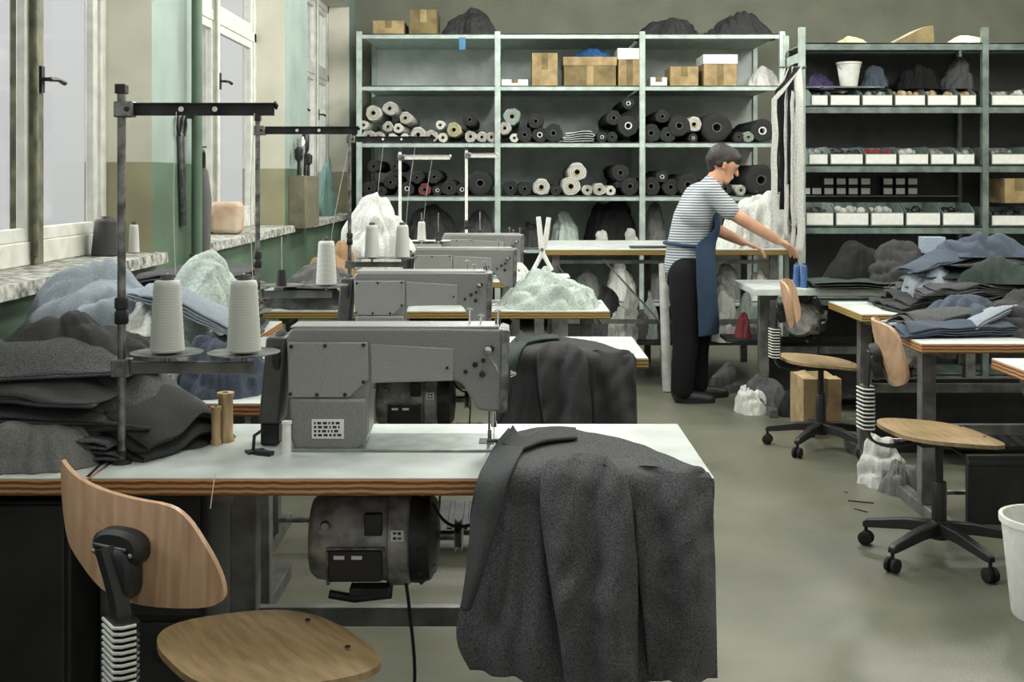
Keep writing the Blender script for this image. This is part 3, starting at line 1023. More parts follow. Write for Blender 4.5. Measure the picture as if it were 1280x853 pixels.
# pale roll leaning by the person's back
o = MB().tube([Vector((PX(834, 7.72), 7.72, 0.0)), P(829, 330, 7.86)], [0.032, 0.03], 14).build('paper_roll', mat('pale_grey_paper', (186, 186, 182), 0.6, scale=12), bevel=0.003)
tag(o, 'tall pale paper roll standing behind the person against the cutting table', 'roll')
G = 'scraps stored under the cutting table'
for i, (px, py, Y, s, c, cn) in enumerate([(789, 372, 8.2, .11, C_white, 'white'), (781, 392, 8.1, .13, C_white, 'white'), (812, 374, 8.2, .10, C_pale, 'pale grey'),
                                           (770, 398, 8.1, .09, C_white, 'white'), (760, 375, 8.4, .2, C_char, 'dark'), (802, 396, 8.2, .1, C_grey, 'grey'), (900, 385, 8.2, .24, C_char, 'dark'), (907, 375, 8.05, .14, C_white, 'white'),
                                           (930, 380, 8.1, .14, C_pale, 'pale grey')]):
    heap('fabric_scrap', px, Y, 0.29, s * 1.25, s * 1.2, PZ(py, Y) - 0.29 + s * 0.3, 140 + i, c,
         '%s fabric scrap bundle, %s from left under the cutting table' % (cn, ORD[[760, 770, 781, 789, 802, 812, 900, 907, 930].index(px)]), G, amp=0.025)
o = MB().box(-0.14, 0.14, -0.07, 0.07, 0, 0.012).build('cutting_pad', M_black, None, world=False, bevel=0.005)
o.location = (PX(812, 8.1), 8.08, zc)
tag(o, 'flat black pad lying on the cutting table behind the person', 'pad')
heap('white_cloth', 958, 8.35, zc, 0.62, 0.5, 0.36, 150, C_white, 'large heap of white cloth on the cutting table by the person', None, amp=0.04, freq=6)
heap('white_cloth', 930, 8.15, zc, 0.3, 0.35, 0.15, 151, C_white, 'smaller heap of white cloth under the reaching arms', None, amp=0.03)

# ------------------------------------------------------------------ industrial sewing machine
KM = 0.0019


def mx(px):
    return (px - 500) * KM


def mz(py):
    return (562 - py) * KM


def make_machine():
    o = empty('sewing_machine', (0, 0, 0), 0, 'machine', 'sewing machine', 'industrial sewing machines')

    def M(pts):
        return [(mx(a), mz(b)) for a, b in pts]
    # arm casting: seen from the back, pillar at the left and needle head at the right
    out = [(358, 424), (361, 414), (368, 411), (560, 411), (628, 412), (634, 414), (636, 430), (633, 500), (631, 514), (628, 516),
           (598, 514), (594, 508), (579, 482), (574, 478), (566, 476), (480, 478), (468, 480), (462, 486), (460, 496), (461, 540), (456, 556), (448, 562), (368, 562), (362, 548)]
    q = MB()
    q.prism(M(out), 0.0, 0.115)
    body = q.build('arm_casting', M_iron, o, world=False, bevel=0.007, seg=3)
    q = MB()
    q.prism(M([(363, 498), (459, 498), (460, 541), (454, 557), (446, 562), (370, 562), (364, 548)]), -0.014, 0.13)
    q.build('pillar', M_iron, o, world=False, bevel=0.008, seg=3)
    cv = MB().prism(M([(361, 428), (460, 428), (461, 474), (437, 497), (361, 497)]), -0.008, 0.0).build('cover_plate', M_iron2, o, world=False, bevel=0.0025)
    MB().prism(M([(463, 430), (566, 436), (567, 476), (464, 479)]), -0.004, 0.0).build('side_plate', M_iron2, o, world=False, bevel=0.002)
    MB().prism(M([(626, 411), (637, 414), (637, 432), (634, 514), (624, 517), (626, 440)]), -0.006, 0.121).build('face_plate', M_steel, o, world=False, bevel=0.003)
    MB().prism(M([(362, 408.5), (624, 408.5), (624, 412), (362, 412)]), 0.006, 0.109).build('top_lid', M_iron2, o, world=False, bevel=0.003)
    for (a, b) in [(365, 433), (407, 432), (455, 431), (364, 492), (397, 493), (432, 493), (455, 477)]:
        MB().lathe([(0.0045, 0), (0.0045, 0.004), (0.003, 0.005)], (mx(a), -0.013, mz(b)), 'Y', 10).build('screw', M_dsteel, o, world=False)
    for (a, b, r) in [(559, 460, .004), (582, 465, .005), (594, 456, .0065), (604, 451, .005), (603, 468, .0075), (614, 436, .008)]:
        MB().lathe([(r * 0.7, -0.005), (r, -0.003), (r, 0.004)], (mx(a), -0.002, mz(b)), 'Y', 12).build('adjusting_screw', M_dsteel, o, world=False)
    MB().lathe([(0.003, -0.02), (0.009, -0.019), (0.010, -0.01), (0.0105, -0.006), (0.004, -0.005), (0.004, 0.002)], (mx(610), -0.002, mz(437)), 'Y', 14).build('tension_dial', M_chrome, o, world=False)
    MB().tube([(mx(612), -0.012, mz(445)), (mx(620), -0.014, mz(458)), (mx(625), -0.008, mz(470))], 0.0015, 6).build('thread_guide', M_chrome, o, world=False)
    # rating plate with engraved lines
    rp_ = MB().prism(M([(391, 523), (431, 523), (431, 547), (391, 547)]), -0.017, -0.014).build('rating_plate', M_label, o, world=False, bevel=0.001)
    q = MB()
    rnd = random.Random(3)
    for r_ in range(4):
        a = 394
        while a < 425:
            w = rnd.choice([2, 3, 5])
            q.prism(M([(a, 526 + r_ * 5), (a + w, 526 + r_ * 5), (a + w, 529 + r_ * 5), (a, 529 + r_ * 5)]), -0.0178, -0.017)
            a += w + 2
    q.build('engraving', M_black, rp_, world=False)
    # bed let into the table
    MB().box(mx(362), mx(640), -0.03, 0.15, 0.0005, 0.006).build('bed_plate', mat('satin_bed_steel', (160, 170, 165), 0.3, 0.5, scale=20, rgb2=(130, 140, 136)), o, world=False, bevel=0.002)
    MB().box(mx(598), mx(628), 0.03, 0.085, 0.006, 0.008).build('needle_plate', M_chrome, o, world=False, bevel=0.001)
    # needle bar and foot
    q = MB()
    q.tube([(mx(617), 0.055, mz(514)), (mx(617), 0.055, mz(536))], 0.0045, 10)
    q.build('needle_bar', M_chrome, o, world=False)
    q = MB()
    q.lathe([(0.007, mz(540)), (0.007, mz(533))], (mx(617), 0.055, 0), 'Z', 10)
    q.tube([(mx(617), 0.055, mz(540)), (mx(617), 0.055, mz(556))], 0.0012, 6)
    q.build('needle', M_chrome, o, world=False)
    q = MB()
    q.tube([(mx(611), 0.055, mz(512)), (mx(611), 0.055, mz(545))], 0.003, 8)
    q.box(mx(608), mx(622), 0.045, 0.065, 0.009, 0.014)
    q.box(mx(609), mx(614), 0.05, 0.06, 0.014, 0.035)
    q.build('presser_foot', M_steel, o, world=False, bevel=0.001)
    # belt guard and hand wheel at the far left
    q = MB()
    q.prism(M([(330, 424), (355, 424), (352, 470), (346, 533), (320, 533), (326, 470)]), 0.02, 0.13)
    q.build('belt_guard', M_guard, o, world=False, bevel=0.006)
    q = MB()
    q.prism(M([(322, 533), (345, 533), (345, 558), (338, 561), (322, 561)]), 0.03, 0.12)
    q.build('belt_guard_foot', M_dsteel, o, world=False, bevel=0.004)
    q = MB()
    q.lathe([(0.02, -0.012), (0.058, -0.012), (0.062, -0.006), (0.062, 0.004), (0.055, 0.008), (0.02, 0.01)], (mx(345), 0.075, mz(450)), 'X', 28)
    q.build('hand_wheel', M_dsteel, o, world=False)
    # thread posts on the lid, take-up lever
    for a, h in ((586, 22), (600, 14), (622, 20)):
        q = MB()
        q.tube([(mx(a), 0.05, mz(412)), (mx(a), 0.05, mz(412 - h))], 0.0022, 6)
        q.tube([(mx(a) - 0.008, 0.05, mz(412 - h)), (mx(a), 0.043, mz(410 - h)), (mx(a) + 0.008, 0.05, mz(412 - h)), (mx(a), 0.056, mz(413 - h))], 0.0014, 5)
        q.build('thread_post', M_chrome, o, world=False)
    q = MB()
    q.lathe([(0.006, 0), (0.007, 0.004), (0.0068, 0.018), (0.004, 0.022)], (mx(622), 0.06, mz(412)), 'Z', 12)
    q.build('pressure_knob', M_dsteel, o, world=False)
    MB().lathe([(0.008, 0), (0.007, 0.004), (0.003, 0.014)], (mx(638), 0.05, mz(472)), 'X', 10).build('side_knob', M_chrome, o, world=False)
    # pale bobbin winder post near the base
    q = MB()
    q.lathe([(0.012, 0), (0.011, 0.004), (0.010, 0.07), (0.012, 0.072), (0.012, 0.078)], (mx(364), -0.055, 0.0), 'Z', 14)
    q.build('bobbin_post', M_label, o, world=False)
    q = MB()
    q.box(mx(312), mx(335), -0.05, -0.02, 0.0, 0.006, rz=0.5)
    q.box(mx(325), mx(348), -0.07, -0.05, 0.0, 0.01, rz=-0.4)
    q.tube([(mx(320), -0.03, 0.004), (mx(322), -0.035, 0.04), (mx(330), -0.03, 0.05)], 0.004, 8)
    q.build('winder_bracket', M_dsteel, o, world=False)
    return o


mach = make_machine()
mach.location = (PX(500, 2.78), 2.78, 0.76)
mach['label'] = 'nearest grey industrial sewing machine on the front table, its pillar at the left'
dup(mach, (-.605 - mx(358), 4.47, 0.76), 0, 'second grey sewing machine, directly above and behind the nearest one')
dup(mach, (PX(520, 6.0) - mx(358) - 0.01, 6.0, 0.76), 0, 'third grey sewing machine, on the table with pale cloth')
dup(mach, (PX(553, 7.58) - mx(358), 7.58, 0.76), 0, 'farthest sewing machine in the left row, looking smallest')


# ------------------------------------------------------------------ clutch motor under a table
def make_motor():
    o = empty('clutch_motor', (0, 0, 0), 0, 'm', 'motor', 'clutch motors under the tables')
    q = MB()
    q.lathe([(0.06, -0.155), (0.085, -0.152), (0.098, -0.138), (0.102, -0.11), (0.102, 0.03)], (0, 0, 0), 'X', 36)
    q.build('housing', M_motor, o, world=False)
    q = MB()
    q.lathe([(0.108, 0.03), (0.112, 0.034), (0.112, 0.075), (0.106, 0.08)], (0, 0, 0), 'X', 36)
    fl = q.build('flange_ring', M_motor, o, world=False)
    q = MB()
    q.lathe([(0.106, 0.08), (0.107, 0.10), (0.10, 0.125), (0.075, 0.14), (0.03, 0.145)], (0, 0, 0), 'X', 36)
    for k in range(10):
        t = 2 * math.pi * k / 10
        q.bar((0.1, 0.108 * math.cos(t), 0.108 * math.sin(t)), (0.135, 0.078 * math.cos(t), 0.078 * math.sin(t)), 0.008, 0.008)
    q.build('ribbed_end_bell', M_dsteel, o, world=False)
    q = MB()
    q.lathe([(0.012, 0.14), (0.012, 0.18), (0.038, 0.18), (0.03, 0.188), (0.038, 0.197), (0.02, 0.2)], (0, 0, 0), 'X', 24)
    q.build('pulley', M_steel, o, world=False)
    q = MB()
    q.box(-0.1, 0.02, -0.122, -0.06, -0.07, 0.0)
    tb = q.build('switch_box', M_black, o, world=False, bevel=0.004)
    q = MB()
    q.box(-0.105, 0.026, -0.112, -0.075, -0.006, 0.004).box(-0.105, -0.098, -0.112, -0.075, -0.08, 0.0)
    q.build('box_rim', M_steel, tb, world=False, bevel=0.001)
    for dx in (-0.075, -0.035):
        q = MB()
        q.box(dx - 0.012, dx + 0.012, -0.124, -0.122, -0.018, -0.010)
        q.build('switch_label', M_label, tb, world=False)
    q = MB()
    q.box(-0.02, 0.02, -0.108, -0.09, 0.03, 0.08)
    q.build('oil_cap', M_black, o, world=False, bevel=0.003)
    q = MB()
    q.box(0.040, 0.070, -0.1145, -0.108, 0.02, 0.045)
    p_ = q.build('warning_label', M_label, o, world=False)
    q = MB()
    q.box(0.046, 0.053, -0.1152, -0.1145, 0.024, 0.030).box(0.057, 0.064, -0.1152, -0.1145, 0.035, 0.041).box(0.046, 0.053, -0.1152, -0.1145, 0.036, 0.041).box(0.056, 0.065, -0.1152, -0.1145, 0.025, 0.029)
    q.build('label_print', M_black, p_, world=False)
    q = MB()
    q.lathe([(0.009, -0.004), (0.012, 0.004)], (-0.11, -0.1, 0.05), 'Y', 12)
    q.build('bolt', M_steel, o, world=False)
    q = MB()
    q.box(-0.10, 0.06, -0.03, 0.03, 0.095, 0.125).box(-0.12, 0.08, -0.05, 0.05, 0.125, 0.16)
    q.build('mounting_bracket', M_dsteel, o, world=False, bevel=0.003)
    q = MB()
    q.tube([(0.03, -0.02, -0.09), (0.03, -0.03, -0.13), (-0.05, -0.04, -0.135), (-0.11, -0.04, -0.125)], 0.01, 10)
    q.box(-0.06, 0.03, -0.06, -0.02, -0.125, -0.105)
    q.build('clutch_lever', M_dsteel, o, world=False)
    q = MB()
    pts = resample([Vector(p) for p in [(0.13, -0.05, 0.09), (0.16, -0.06, 0.05), (0.2, -0.05, 0.035), (0.26, -0.02, 0.05), (0.3, 0.02, 0.12)]], 20)
    q.tube(pts, 0.004, 6)
    q.build('cable', M_hole, o, world=False)
    q = MB()
    pts = resample([Vector(p) for p in [(0.07, -0.06, -0.09), (0.078, -0.06, -0.15), (0.09, -0.05, -0.3), (0.08, -0.04, -0.45)]], 16)
    q.tube(pts, 0.004, 6)
    q.build('cable', M_hole, o, world=False)
    return o


mot = make_motor()
mot.location = (-0.315, 2.76, 0.562)
mot['label'] = 'dark grey clutch motor hung under the nearest sewing table'
dup(mot, (-0.36, 4.47, 0.562), 0, 'clutch motor under the second left table, seen through the gap of the nearest machine')
dup(mot, (-0.3, 5.95, 0.562), 0, 'clutch motor under the third table of the left row')
dup(mot, (1.98, 3.95, 0.562), math.radians(70), 'round clutch motor under the nearest right row table at the picture edge')
dup(mot, (2.25, 4.9, 0.562), math.radians(60), 'clutch motor under the right row table with denim scraps')
dup(mot, (1.95, 5.85, 0.562), math.radians(60), 'clutch motor under the right row table with the trouser pile')
dup(mot, (1.78, 7.1, 0.562), math.radians(60), 'clutch motor under the farthest right row table')


# ------------------------------------------------------------------ thread stands and cones
def cone(loc, label, group='white thread cones', h=0.168, r=0.038, m=M_thread, up=None, name='thread_cone', sc=1.0):
    o = empty(name, loc, 0, label, 'thread cone', group)
    q = MB()
    h *= sc
    r *= sc
    n = 24
    prof = [(r * 0.9, 0.0), (r, 0.004)]
    for i in range(n + 1):
        t = i / n
        prof.append((r * (1 - 0.22 * t) + (0.0008 if i % 2 else -0.0006), 0.005 + (h - 0.02) * t))
    prof += [(r * 0.72, h - 0.008), (r * 0.45, h - 0.006)]
    q.lathe(prof, (0, 0, 0), 'Z', 28)
    q.build('wound_thread', m, o, world=False, ang=80)
    MB().lathe([(r * 0.42, h - 0.01), (r * 0.38, h + 0.006), (r * 0.2, h + 0.006), (r * 0.2, h - 0.01)], (0, 0, 0), 'Z', 16, cap=False).build('paper_tip', M_guard, o, world=False)
    if up is not None:
        L = Vector(up) - Vector(loc)
        q = MB()
        mid = Vector((r * 0.5, 0, h * 1.05))
        q.tube(resample([Vector((r * 0.75, 0, h * 0.7)), mid, L * 0.5 + Vector((0.004, 0, 0.08)), L], 20), 0.0009, 5)
        q.build('thread', M_line, o, world=False)
    return o


def stand(px, Y, zt, arm_len, plates, label, m=M_dsteel, light=False):
    """pole with a punched top arm and a lower bar that carries two plates"""
    x = PX(px, Y)
    o = empty('thread_stand', (x, Y, 0.76), 0, label, 'thread stand', 'thread stands')
    z0 = 0.76
    MB().tube([(x, Y, z0), (x, Y, zt)], 0.0095, 14).build('pole', M_steel if not light else M_label, o)
    MB().lathe([(0.022, 0), (0.022, 0.006), (0.012, 0.01), (0.011, 0.03)], (x, Y, z0), 'Z', 18).build('pole_foot', M_dsteel, o)
    MB().lathe([(0.0135, -0.03), (0.0155, -0.026), (0.0155, -0.004), (0.0125, 0), (0.0125, 0.004), (0.0155, 0.006), (0.0155, 0.026), (0.0135, 0.03)], (x, Y, z0 + 0.345), 'Z', 16).build('coupling', m, o)
    MB().box(x - 0.012, x + 0.012, Y - 0.013, Y + 0.013, zt - 0.01, zt + 0.012).build('end_cap', M_black, o, bevel=0.002)
    # top arm: a bent steel strip
    q = MB()
    za = zt - 0.045
    q.box(x + 0.006, x + arm_len, Y - 0.0015, Y + 0.0015, za - 0.014, za + 0.014)
    q.box(x + 0.006, x + arm_len, Y - 0.012, Y + 0.0015, za + 0.0125, za + 0.0145)
    q.bar((x + arm_len, Y, za + 0.014), (x + arm_len + 0.008, Y - 0.01, za + 0.004), 0.004, 0.012)
    arm = q.build('top_arm', m if not light else M_label, o, smooth=False)
    MB().box(x - 0.014, x + 0.03, Y - 0.015, Y + 0.012, za - 0.018, za + 0.018).build('arm_clamp', M_steel, o, bevel=0.003)
    MB().lathe([(0.005, -0.004), (0.006, 0.002)], (x + 0.016, Y - 0.016, za), 'Y', 10).build('clamp_bolt', M_black, o)
    for t in (0.40, 0.62):
        MB().lathe([(0.006, -0.002), (0.006, 0.0)], (x + arm_len * t, Y - 0.0125, za), 'Y', 12).build('punched_eyelet', M_label, arm)
    # lower bar
    zb = 1.012 - 0.035
    x_end = max(p for p in plates) + 0.02
    q = MB()
    q.box(x, x_end, Y - 0.010, Y + 0.010, zb - 0.013, zb + 0.013)
    q.build('plate_bar', M_leg if not light else M_label, o, bevel=0.002)
    MB().box(x - 0.02, x + 0.022, Y - 0.018, Y + 0.018, zb - 0.02, zb + 0.02).build('bar_clamp', M_steel, o, bevel=0.003)
    for p in plates:
        q = MB()
        q.lathe([(0.006, -0.02), (0.006, -0.004), (0.03, -0.003), (0.078, 0.001), (0.081, 0.004), (0.078, 0.003), (0.03, 0.0), (0.006, 0.0)], (p, Y, 1.008), 'Z', 36)
        pl = q.build('plate', M_steel if not light else M_label, o)
        MB().tube([(p, Y, 1.0), (p, Y, 1.19)], 0.003, 8).build('spindle', M_chrome, pl)
        MB().lathe([(0.020, 0.0), (0.018, 0.02), (0.015, 0.06), (0.004, 0.062)], (p, Y, 1.008), 'Z', 16).build('cone_holder', M_black, pl)
    return o


Y1 = 2.64
pA = [PX(209, Y1), PX(305, Y1)]
stand(152, Y1, PZ(112, Y1), PX(343, Y1) - PX(152, Y1), pA, 'nearest thread stand with two plates, rising from the front table')
cone((pA[0], Y1, 1.0125), 'left of the two large thread cones on the nearest stand', up=(PX(222, Y1), Y1 - 0.01, PZ(140, Y1)))
cone((pA[1], Y1, 1.0125), 'right of the two large thread cones on the nearest stand', up=(PX(322, Y1) - 0.005, Y1 - 0.01, PZ(142, Y1)))
Y2 = 4.33
pB = [PX(352, Y2), PX(408, Y2)]
stand(322, Y2, PZ(148, Y2), PX(447, Y2) - PX(322, Y2), pB, 'second thread stand, with one empty plate, behind the nearest stand')
cone((pB[1], Y2, 1.0125), 'single thread cone on the second stand, left of the second machine', up=(PX(440, Y2), Y2, PZ(166, Y2)))
Y3 = 5.85
pC = [PX(465, Y3), PX(503, Y3)]
stand(437, Y3, PZ(163, Y3), 0.42, pC, 'third thread stand, its two cones above the second machine')
cone((pC[0], Y3, 1.0125), 'left thread cone of the pair above the second machine', up=(PX(480, Y3), Y3, PZ(176, Y3)))
cone((pC[1], Y3, 1.0125), 'right thread cone of the pair above the second machine', up=(PX(520, Y3), Y3, PZ(176, Y3)))
Y4 = 7.5
pD = [PX(527, Y4), PX(548, Y4)]
stand(500, Y4, PZ(188, Y4), 0.32, pD, 'pale thin thread stand far back in the left row, left of two', light=True)
cone((pD[0], Y4, 1.0125), 'smallest-looking thread cone, on the pale stand far back', up=(PX(540, Y4), Y4, PZ(200, Y4)), sc=0.75)
stand(583, 7.7, PZ(186, 7.7), 0.2, [PX(600, 7.7)], 'pale thin thread stand far back, behind the farthest machine', light=True)
# loose cones and bobbins
o = cone((-1.715, 4.95, ZS), 'dark grey thread cone standing on the window sill', h=0.16, r=0.062, m=stripes('dark_thread', (70, 70, 70), (34, 34, 34), 60, 'Z', 0.8, 0.5), group=None)
o = cone((-1.66, 5.14, ZS), 'narrow pale thread cone on the sill right of the dark cone', h=0.13, r=0.024, m=M_thread, group=None)
cone((PX(996, 7.0), 7.0, 0.76), 'left blue thread cone on the farthest right row table', 'blue thread cones', h=0.14, r=0.024, m=M_blue)
cone((PX(1005, 6.95), 6.95, 0.76), 'right blue thread cone on the farthest right row table', 'blue thread cones', h=0.14, r=0.022, m=M_blue)


def bobbin(px, py, h, r, label, m=M_wood, Y=None, z=0.76):
    Y = Y or YZ(py, z)
    o = empty('wooden_bobbin', (PX(px, Y), Y, z), 0, label, 'bobbin', 'bobbins on the front table')
    q = MB()
    q.lathe([(r, 0), (r, 0.01), (r * 0.86, 0.014), (r * 0.84, h - 0.014), (r, h - 0.01), (r, h), (r * 0.4, h)], (0, 0, 0), 'Z', 20)
    q.build('spool_body', m, o, world=False)
    MB().lathe([(r * 0.35, h - 0.002), (r * 0.35, h + 0.001)], (0, 0, 0), 'Z', 12).build('bore_shade_disc', M_hole, o, world=False)  # black disc painted in for the shade inside the spool hole
    return o


bobbin(282, 552, 0.12, 0.021, 'taller pale wooden bobbin on the front table left of the machine')
bobbin(270, 556, 0.092, 0.013, 'shorter wooden bobbin beside the taller one')
o = bobbin(1064, 0, 0.18, 0.035, 'tan spool standing on the farthest right row table before the parts shelving', Y=7.3)
o['group'] = 'spools on the right row'

# a thin thread hanging from the edge of the front table
q = MB()
q.tube(resample([P(269, 592, 2.50), P(266, 612, 2.495), P(263, 636, 2.495)], 10), 0.0012, 5)
tag(q.build('loose_thread', M_line), 'pale loose thread hanging over the front table edge beside the chair back', 'thread')
tag(MB().bar((PX(110, 2.52), 2.52, 0.7615), (PX(176, 3.04), 3.04, 0.7615), 0.006, 0.002).build('gap_shade_strip', M_dsteel), 'added dark strip standing for the shaded gap between front table and side table', 'strip')  # dark strip put in for the shade of the gap between the tables

# ------------------------------------------------------------------ cabinet under the side table
cb = empty('tool_cabinet', (-1.15, 2.8, 0), 0, 'dark steel cabinet under the side table at lower left', 'cabinet')
MB().box(-1.495, -0.98, 2.60, 3.02, 0.0, 0.685).build('body', M_cab, cb, bevel=0.004)
for i, (a, b) in enumerate([(-1.485, -1.245), (-1.235, -0.99)]):
    d = MB().box(a, b, 2.585, 2.60, 0.04, 0.68).build('door', M_cab, cb, bevel=0.004)
    MB().tube([(b - 0.03 if i == 0 else a + 0.03, 2.57, 0.36), (b - 0.03 if i == 0 else a + 0.03, 2.57, 0.46)], 0.005, 8).build('handle', M_dsteel, d)
dw = empty('drawer_pedestal', (-0.8, 2.85, 0), 0, 'black drawer pedestal beneath the front table behind the chair back', 'drawer unit')
MB().box(-0.9, -0.71, 2.72, 3.02, 0.05, 0.70).build('body', M_cab, dw, bevel=0.003)
for k in range(4):
    d = MB().box(-0.89, -0.72, 2.705, 2.72, 0.08 + k * 0.155, 0.22 + k * 0.155).build('drawer', M_cab, dw, bevel=0.003)
    MB().box(-0.83, -0.78, 2.695, 2.705, 0.14 + k * 0.155, 0.155 + k * 0.155).build('pull', M_dsteel, d)
for x in (-0.88, -0.73):
    for y in (2.75, 2.99):
        MB().box(x - 0.012, x + 0.012, y - 0.012, y + 0.012, 0, 0.05).build('foot', M_black, dw)


# ------------------------------------------------------------------ swivel chairs
def superell(n, a, b, e=2.6):
    out = []
    for i in range(n):
        t = 2 * math.pi * i / n
        c, s = math.cos(t), math.sin(t)
        out.append((a * abs(c) ** (2 / e) * (1 if c > 0 else -1), b * abs(s) ** (2 / e) * (1 if s > 0 else -1)))
    return out


def chair(loc, rz, label, seat_z=0.455, back_z=0.76, back_off=0.26, back_yaw=0, roll_=0, bw=0.38, bh=0.22, back_dx=0.0, seat_m=M_seat, sw=0.215, base_rot=0.3, lean=0.12, bellows=True, outline=None, ss=(0.0, 0.0)):
    o = empty('swivel_chair', loc, rz, label, 'chair', 'plywood swivel work chairs')
    # base
    for k in range(5):
        a = base_rot + 2 * math.pi * k / 5
        e = Vector((math.cos(a), math.sin(a), 0))
        q = MB()
        rings = []
        for t, w, h, z in ((0.02, 0.05, 0.045, 0.115), (0.12, 0.044, 0.04, 0.11), (0.27, 0.034, 0.03, 0.085), (0.285, 0.03, 0.02, 0.08)):
            c = e * t + Vector((0, 0, z))
            s_ = Vector((-e.y, e.x, 0)) * w / 2
            u = Vector((0, 0, h / 2))
            rings.append([c - s_ - u, c + s_ - u, c + s_ * 0.8 + u, c - s_ * 0.8 + u])
        q.loft(rings)
        arm = q.build('base_arm', M_black, o, world=False, bevel=0.004)
        q = MB()
        cpos = e * 0.275
        sd_ = Vector((-e.y, e.x, 0))
        for s2 in (-1, 1):
            ring = []
            for xx, rr in ((0.006, 0.02), (0.008, 0.026), (0.02, 0.026), (0.023, 0.02)):
                ring.append([cpos + sd_ * s2 * xx + Vector((0, 0, 0.0265)) + (e * math.cos(tt) + Vector((0, 0, 1)) * math.sin(tt)) * rr for tt in [2 * math.pi * i / 18 for i in range(18)]])
            q.loft(ring)
        q.tube([cpos + Vector((0, 0, 0.03)), cpos + Vector((0, 0, 0.075))], 0.007, 8)
        q.build('caster', M_hole, arm, world=False)
    q = MB()
    q.lathe([(0.035, 0.075), (0.036, 0.13), (0.027, 0.14), (0.027, 0.28), (0.024, 0.285), (0.015, 0.286), (0.015, seat_z - 0.03)], (0, 0, 0), 'Z', 22)
    q.build('column', M_black, o, world=False)
    q = MB()
    q.box(-0.07, 0.07, -0.1, 0.08, seat_z - 0.04, seat_z - 0.016)
    mech = q.build('seat_mechanism', M_black, o, world=False, bevel=0.005)
    MB().tube([(0.05, 0, seat_z - 0.03), (0.17, 0.01, seat_z - 0.045)], 0.005, 8).build('height_lever', M_black, mech, world=False)
    # seat: dished plywood
    q = MB()
    N = 48
    sh = superell(N, sw, sw * 0.93, 3.0)
    rings = []
    for zz, rings_ in ((0, (0.001, 0.3, 0.6, 0.85, 0.985, 1.0)), (1, (1.0, 0.985, 0.85, 0.6, 0.3, 0.001))):
        for f in rings_:
            ring = []
            for x, y in sh:
                X, Y_ = x * f, y * f
                z = seat_z + (0.0 if zz == 0 else -0.014) + 0.02 * (f ** 3) * (0.5 if Y_ < 0 else -0.55) * abs(Y_ / sw) * 2 + 0.006 * (abs(X) / sw) ** 2
                ring.append(Vector((X, Y_, z)))
            rings.append(ring)
    q.loft(rings)
    st = q.build('seat', seat_m, o, world=False, ang=50)
    for x, y in ((-0.09, 0.13), (0.09, 0.13), (-0.09, -0.12), (0.09, -0.12)):
        MB().lathe([(0.006, 0), (0.006, 0.002)], (x, y, seat_z + 0.001), 'Z', 10).build('seat_bolt', M_dsteel, st, world=False)
    # support stem
    by = -back_off
    q = MB()
    pts = [Vector((back_dx * 0.2, -0.08, seat_z - 0.03)), Vector((back_dx * 0.6, by * 0.8, seat_z - 0.045)), Vector((back_dx + ss[0], by - 0.035 + ss[1], seat_z - 0.01)), Vector((back_dx + ss[0], by - 0.045 + ss[1], seat_z + 0.09)), Vector((back_dx + ss[0] * 0.9, by - 0.043 + ss[1] * 0.9, back_z - 0.1)), Vector((back_dx, by - 0.035, back_z))]
    rs = resample(pts, 22)
    for a, b in zip(rs, rs[1:]):
        q.bar(a, b + (b - a) * 0.15, 0.042, 0.026 if ss[0] else 0.008, up=(0, -1, 0.01))
    stem = q.build('back_support', M_black, o, world=False)
    if bellows:
        q = MB()
        rings = []
        zz0, zz1 = seat_z + 0.02, back_z - 0.12
        nb = 11
        for i in range(nb * 4 + 1):
            z = zz0 + (zz1 - zz0) * i / (nb * 4)
            k = 1 + (0.16 if i % 4 in (1, 2) else -0.02)
            hw, hd = 0.033 * k, 0.021 * k
            y = by - 0.043 + ss[1]
            rings.append([Vector((back_dx + ss[0] + a * hw, y + b * hd, z)) for a, b in ((-1, -.6), (-.7, -1), (.7, -1), (1, -.6), (1, .6), (.7, 1), (-.7, 1), (-1, .6))])
        q.loft(rings)
        bl = q.build('bellows', M_black, o, world=False, smooth=False)
        for i in range(nb):
            z = zz0 + (zz1 - zz0) * (i + 0.36) / nb
            k = 1.17
            hw, hd = 0.033 * k, 0.021 * k + 0.0006
            y = by - 0.043 + ss[1]
            q = MB()
            xr = back_dx + ss[0]
            q.tube([Vector((xr - hw * 0.8, y - hd, z)), Vector((xr + hw * 0.8, y - hd, z)), Vector((xr + hw * 1.02, y - hd * 0.5, z)), Vector((xr + hw * 1.02, y + hd * 0.5, z))], 0.0032, 6)
            q.build('bellows_ring', M_frame, bl, world=False)
    # backrest: bent plywood shell in its own frame
    Mb = Matrix.Translation((back_dx, by, back_z)) @ Matrix.Rotation(back_yaw, 4, 'Z') @ Matrix.Rotation(lean, 4, 'X') @ Matrix.Rotation(roll_, 4, 'Y')
    q = MB()
    sh = outline or superell(48, bw / 2, bh / 2, 3.6)
    rings = []
    for side, fl in ((0, (0.001, 0.25, 0.5, 0.75, 0.93, 0.99, 1.0)), (1, (1.0, 0.99, 0.93, 0.75, 0.5, 0.25, 0.001))):
        for f in fl:
            ring = []
            for x, z in sh:
                X, Z = x * f, z * f
                y = 0.055 * (X / (bw / 2)) ** 2 + 0.008 * (Z / (bh / 2)) ** 2 + (0 if side == 0 else 0.011)
                ring.append(Mb @ Vector((X, y, Z)))
            rings.append(ring)
    q.loft(rings)
    bk = q.build('backrest', M_plywood, o, world=False, ang=50)
    # bracket
    q = MB()
    ov = superell(28, 0.058, 0.036, 2.4)
    q.loft([[Mb @ Vector((x * 1.0, -0.0 + 0.004, z)) for x, z in ov], [Mb @ Vector((x * 1.0, -0.018, z)) for x, z in ov], [Mb @ Vector((x * 0.8, -0.028, z * 0.8)) for x, z in ov]])
